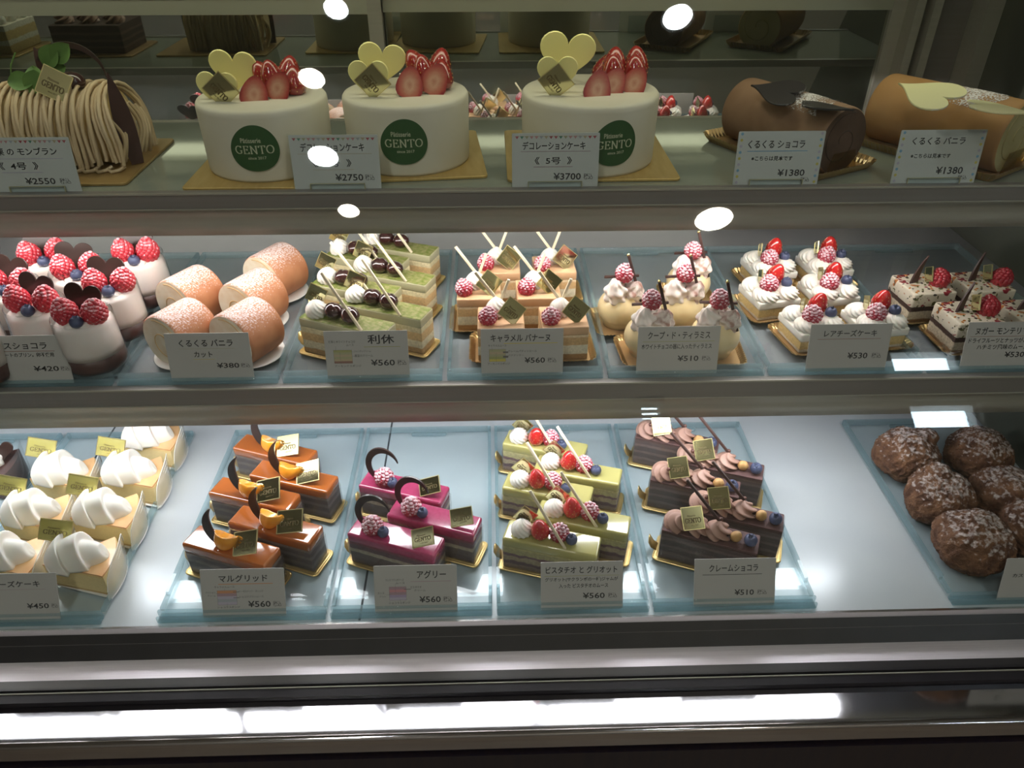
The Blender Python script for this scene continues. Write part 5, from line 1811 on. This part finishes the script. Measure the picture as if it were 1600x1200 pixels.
Y2c, YBc = 0.7045, 0.5520      # slot of the tray's front lip
ln, lnb = 0.22, 0.45
zz2, zzb = Z2 + 0.0032, ZB + 0.0032
price_card('card for the dessert glasses, priced 420 yen', -0.5045, Y2c, zz2, ln,
           [('グラスショコラ', 0.06, 0.78, 0.72, 0.87, 'ink'), ('チョコレートのプリン。卵不使用', 0.05, 0.84, 0.56, 0.65, 'ink')] + tax(0.56, 0.86, 0.88, 0.98, 0.26, 0.37, '420'),
           under=[(0.02, 0.86, 0.68, 'ink_brown', 0.012)])
price_card('card for the sugared roll slices, priced 380 yen', -0.3085, Y2c, zz2, ln,
           [('くるくる バニラ', 0.16, 0.80, 0.72, 0.87, 'ink'), ('カット', 0.32, 0.54, 0.50, 0.62, 'ink')] + tax(0.57, 0.84, 0.86, 0.97, 0.27, 0.38, '380'),
           under=[(0.15, 0.82, 0.68, 'ink_khaki', 0.006), (0.30, 0.56, 0.46, 'ink_yellow', 0.008)])
price_card('card for the matcha bars with a layer drawing, priced 560 yen', -0.1385, Y2c, zz2, ln,
           [('利休', 0.52, 0.84, 0.73, 0.92, 'ink'), ('抹茶とホワイトチョコの', 0.05, 0.37, 0.755, 0.81, 'ink_grey'), ('ムース', 0.26, 0.35, 0.69, 0.74, 'ink_grey'), ('シャンティクリーム', 0.35, 0.55, 0.555, 0.605, 'ink_grey'), ('黒豆のクリーム', 0.35, 0.57, 0.46, 0.515, 'ink_grey'), ('アーモンドスポンジ', 0.10, 0.42, 0.25, 0.30, 'ink_grey')] + tax(0.54, 0.83, 0.86, 0.97, 0.27, 0.40, '560'),
           under=[(0.47, 0.91, 0.67, 'ink_olive', 0.012)],
           diagram=(0.10, 0.32, 0.33, 0.61, ['ink_olive', 'ink_khaki', 'ink_tan', 'ink_khaki', 'ink_tan', 'ink_brown'], [(0.13, 0.57, 0.13, 0.69), (0.175, 0.31, 0.175, 0.56), (0.32, 0.57, 0.35, 0.57), (0.32, 0.48, 0.35, 0.48)]))
price_card('card for the caramel squares with a layer drawing, priced 560 yen', 0.0305, Y2c, zz2, ln,
           [('キャラメル バナーヌ', 0.12, 0.84, 0.73, 0.89, 'ink'), ('キャラメルムース', 0.09, 0.31, 0.63, 0.68, 'ink_grey'), ('クレームパティシエール', 0.33, 0.68, 0.51, 0.56, 'ink_grey'), ('バナナソテー', 0.33, 0.52, 0.425, 0.47, 'ink_grey'), ('アーモンドスポンジ', 0.08, 0.35, 0.25, 0.30, 'ink_grey')] + tax(0.53, 0.78, 0.81, 0.92, 0.28, 0.40, '560'),
           under=[(0.28, 0.93, 0.70, 'ink_yellow', 0.014)],
           diagram=(0.10, 0.30, 0.32, 0.58, ['ink_khaki', 'ink_tan', 'ink_khaki', 'ink_olive', 'ink_yellow'], [(0.135, 0.55, 0.135, 0.62), (0.185, 0.30, 0.185, 0.50), (0.27, 0.50, 0.33, 0.53), (0.27, 0.40, 0.33, 0.44)]))
price_card('card for the white chocolate domes, priced 510 yen', 0.202, Y2c, zz2, ln,
           [('クープ・ド・ティラミス', 0.12, 0.88, 0.74, 0.90, 'ink'), ('ホワイトチョコの器に入ったティラミス', 0.05, 0.91, 0.53, 0.64, 'ink')] + tax(0.50, 0.76, 0.80, 0.91, 0.27, 0.39, '510'),
           under=[(0.06, 0.94, 0.69, 'ink_olive', 0.010)])
price_card('card for the white cream squares, priced 530 yen', 0.3915, Y2c, zz2, ln,
           [('レアチーズケーキ', 0.17, 0.82, 0.74, 0.88, 'ink')] + tax(0.50, 0.75, 0.80, 0.92, 0.27, 0.40, '530'),
           under=[(0.10, 0.88, 0.69, 'ink_brown', 0.010)])
price_card('card for the nougat squares, priced 530 yen, cut by the picture edge', 0.566, Y2c, zz2, ln,
           [('ヌガー モンテリマール', 0.10, 0.92, 0.74, 0.89, 'ink'), ('ドライフルーツとナッツがごろごろ', 0.04, 0.94, 0.56, 0.67, 'ink'), ('ハチミツ風味のムース', 0.16, 0.80, 0.42, 0.53, 'ink')] + tax(0.53, 0.78, 0.81, 0.92, 0.25, 0.37, '530'),
           under=[(0.05, 0.95, 0.70, 'ink_brown', 0.009)])

price_card('card for the cheesecake slices, priced 450 yen', -0.519, YBc, zzb, lnb,
           [('チーズケーキ', 0.22, 0.80, 0.72, 0.85, 'ink')] + tax(0.62, 0.88, 0.91, 0.985, 0.27, 0.38, '450'),
           under=[(0.12, 0.86, 0.67, 'ink_mauve', 0.006)])
price_card('card for the orange glazed bars with a layer drawing, priced 560 yen', -0.276, YBc, zzb, lnb,
           [('マルグリッド', 0.22, 0.80, 0.73, 0.88, 'ink'), ('キャラメルムース', 0.16, 0.40, 0.61, 0.655, 'ink_grey'), ('パッション', 0.05, 0.17, 0.50, 0.545, 'ink_grey'), ('クリーム', 0.07, 0.17, 0.435, 0.475, 'ink_grey'), ('ヘーゼルナッツ・オレンジ', 0.45, 0.74, 0.51, 0.56, 'ink_grey'), ('ショコラブランムース', 0.45, 0.74, 0.40, 0.445, 'ink_grey'), ('ショコラスポンジ', 0.18, 0.45, 0.19, 0.235, 'ink_grey')] + tax(0.55, 0.82, 0.85, 0.95, 0.20, 0.33, '560'),
           under=[(0.21, 0.86, 0.69, 'ink_orange', 0.016)],
           diagram=(0.19, 0.42, 0.26, 0.56, ['ink_orange', 'ink_mauve', 'ink_lilac', 'ink_greyblue', 'ink_lilac'], [(0.28, 0.55, 0.28, 0.60), (0.17, 0.50, 0.22, 0.50), (0.38, 0.52, 0.45, 0.53), (0.38, 0.40, 0.45, 0.41), (0.30, 0.24, 0.30, 0.29)]))
price_card('card for the magenta bars with a layer drawing, priced 560 yen', -0.0895, YBc, zzb, lnb,
           [('アグリー', 0.52, 0.87, 0.72, 0.89, 'ink'), ('カシス フランボワーズ', 0.14, 0.36, 0.68, 0.73, 'ink_grey'), ('ムース', 0.26, 0.37, 0.615, 0.66, 'ink_grey'), ('ピスタチオ', 0.44, 0.57, 0.52, 0.57, 'ink_grey'), ('クリーム', 0.48, 0.62, 0.455, 0.50, 'ink_grey'), ('カシス', 0.04, 0.12, 0.41, 0.455, 'ink_grey'), ('ジュレ', 0.06, 0.14, 0.345, 0.385, 'ink_grey'), ('ショコラスポンジ', 0.17, 0.43, 0.20, 0.25, 'ink_grey')] + tax(0.54, 0.80, 0.83, 0.94, 0.22, 0.35, '560'),
           under=[(0.44, 0.93, 0.66, 'ink_mauve', 0.010)],
           diagram=(0.18, 0.385, 0.28, 0.56, ['ink_mauve', 'ink_pink', 'ink_mauve', 'ink_purple', 'ink_lilac'], [(0.255, 0.42, 0.255, 0.62), (0.36, 0.50, 0.44, 0.51), (0.14, 0.40, 0.20, 0.40), (0.31, 0.25, 0.31, 0.30)]))
price_card('card for the pistachio bars with two written lines, priced 560 yen', 0.092, YBc, zzb, lnb,
           [('ピスタチオ と グリオット', 0.06, 0.93, 0.76, 0.91, 'ink'), ('グリオット(サクランボの一種)ジャムが', 0.05, 0.94, 0.585, 0.68, 'ink'), ('入った ピスタチオのムース', 0.22, 0.82, 0.455, 0.55, 'ink')] + tax(0.51, 0.78, 0.82, 0.93, 0.23, 0.35, '560'),
           under=[(0.04, 0.95, 0.71, 'ink_olive', 0.008)])
price_card('card for the chocolate cream bars, priced 510 yen', 0.2605, YBc, zzb, lnb,
           [('クレームショコラ', 0.18, 0.78, 0.73, 0.88, 'ink')] + tax(0.50, 0.74, 0.78, 0.90, 0.23, 0.35, '510'),
           under=[(0.10, 0.83, 0.67, 'ink', 0.010)])
price_card('card for the cream puffs, cut by the picture edge', 0.5995, YBc, zzb, ln,
           [('む', 0.34, 0.43, 0.74, 0.88, 'ink'), ('カスタード', 0.12, 0.46, 0.55, 0.64, 'ink')],
           under=[(0.22, 0.80, 0.70, 'ink_tan', 0.008)])

# a lidded cup at the back beside the glasses
p = up(2, 425, Z2 + 0.02)
CUP = Kind('plastic_dessert_cup', 'dessert cup', None)
CUP.part('cup', MB().lathe([(0.0003, 0.0), (0.024, 0.0), (0.031, 0.05), (0.0318, 0.052), (0.0303, 0.05), (0.0235, 0.001)], 32).mesh('cup', 'cup_plastic'))
CUP.part('cream', MB().lathe([(0.0003, 0.002), (0.0232, 0.002), (0.0285, 0.042), (0.0003, 0.043)], 28).mesh('cream', 'cream'))
CUP.part('lid', MB().lathe([(0.0325, 0.050), (0.0325, 0.054), (0.030, 0.056), (0.028, 0.0665), (0.026, 0.068), (0.0003, 0.068)], 32).mesh('lid', 'cup_plastic'))
CUP.place('frosted plastic cup with a lid at the picture edge behind the dessert glasses', -0.672, 0.93, Z2 + TZ)


# two whole cakes further along the top shelf, which the photograph shows mirrored in the rear door
SC = Kind('strawberry_shortcake', 'cake', None)
SC.part('cake_board', MB().slab(0.15, 0.13, 0, 0.003, 0.006, 0.0006, 5).mesh('cake board', 'gold'))
SC.part('sponge', MB().slab(0.125, 0.105, 0, 0.045, 0.002, 0.0008, 3).mesh('sponge', layer_mat('shortcake layers', [(0.014, (0.68, 0.50, 0.22)), (0.022, (0.85, 0.8, 0.68)), (0.036, (0.68, 0.5, 0.22)), (0.045, (0.85, 0.8, 0.68))])), Tm(z=0.0032))
for i in range(4):
    for j in range(3):
        if (i, j) in ((1, 1), (2, 1)):
            SC.part('strawberry', STRAW, Tm(-0.045 + 0.03 * i, -0.034 + 0.034 * j, 0.048))
        else:
            SC.part('cream_rosette', ROS, Tm(-0.045 + 0.03 * i, -0.034 + 0.034 * j, 0.0475, s=1.1), jit=0.5)
SC.place('whole cream cake with strawberries, beyond the picture edge, mirrored in the rear door', -0.885, 0.89, Z1 + 0.0002)
BC = Kind('chocolate_gateau', 'cake', None)
BC.part('cake_board', MB().slab(0.15, 0.13, 0, 0.003, 0.006, 0.0006, 5).mesh('cake board', 'gold_brown'))
BC.part('cake_body', MB().slab(0.12, 0.10, 0, 0.045, 0.002, 0.001, 3).mesh('cake body', 'lay_choc'), Tm(z=0.0032))
for i in range(5):
    BC.part('cream_mound', mound, Tm(-0.044 + 0.022 * i, 0.02 * (-1) ** i, 0.047, s=1.2), jit=0.5)
BC.place('whole brown layer cake, beyond the picture edge, mirrored in the rear door', -0.69, 0.89, Z1 + 0.0002)
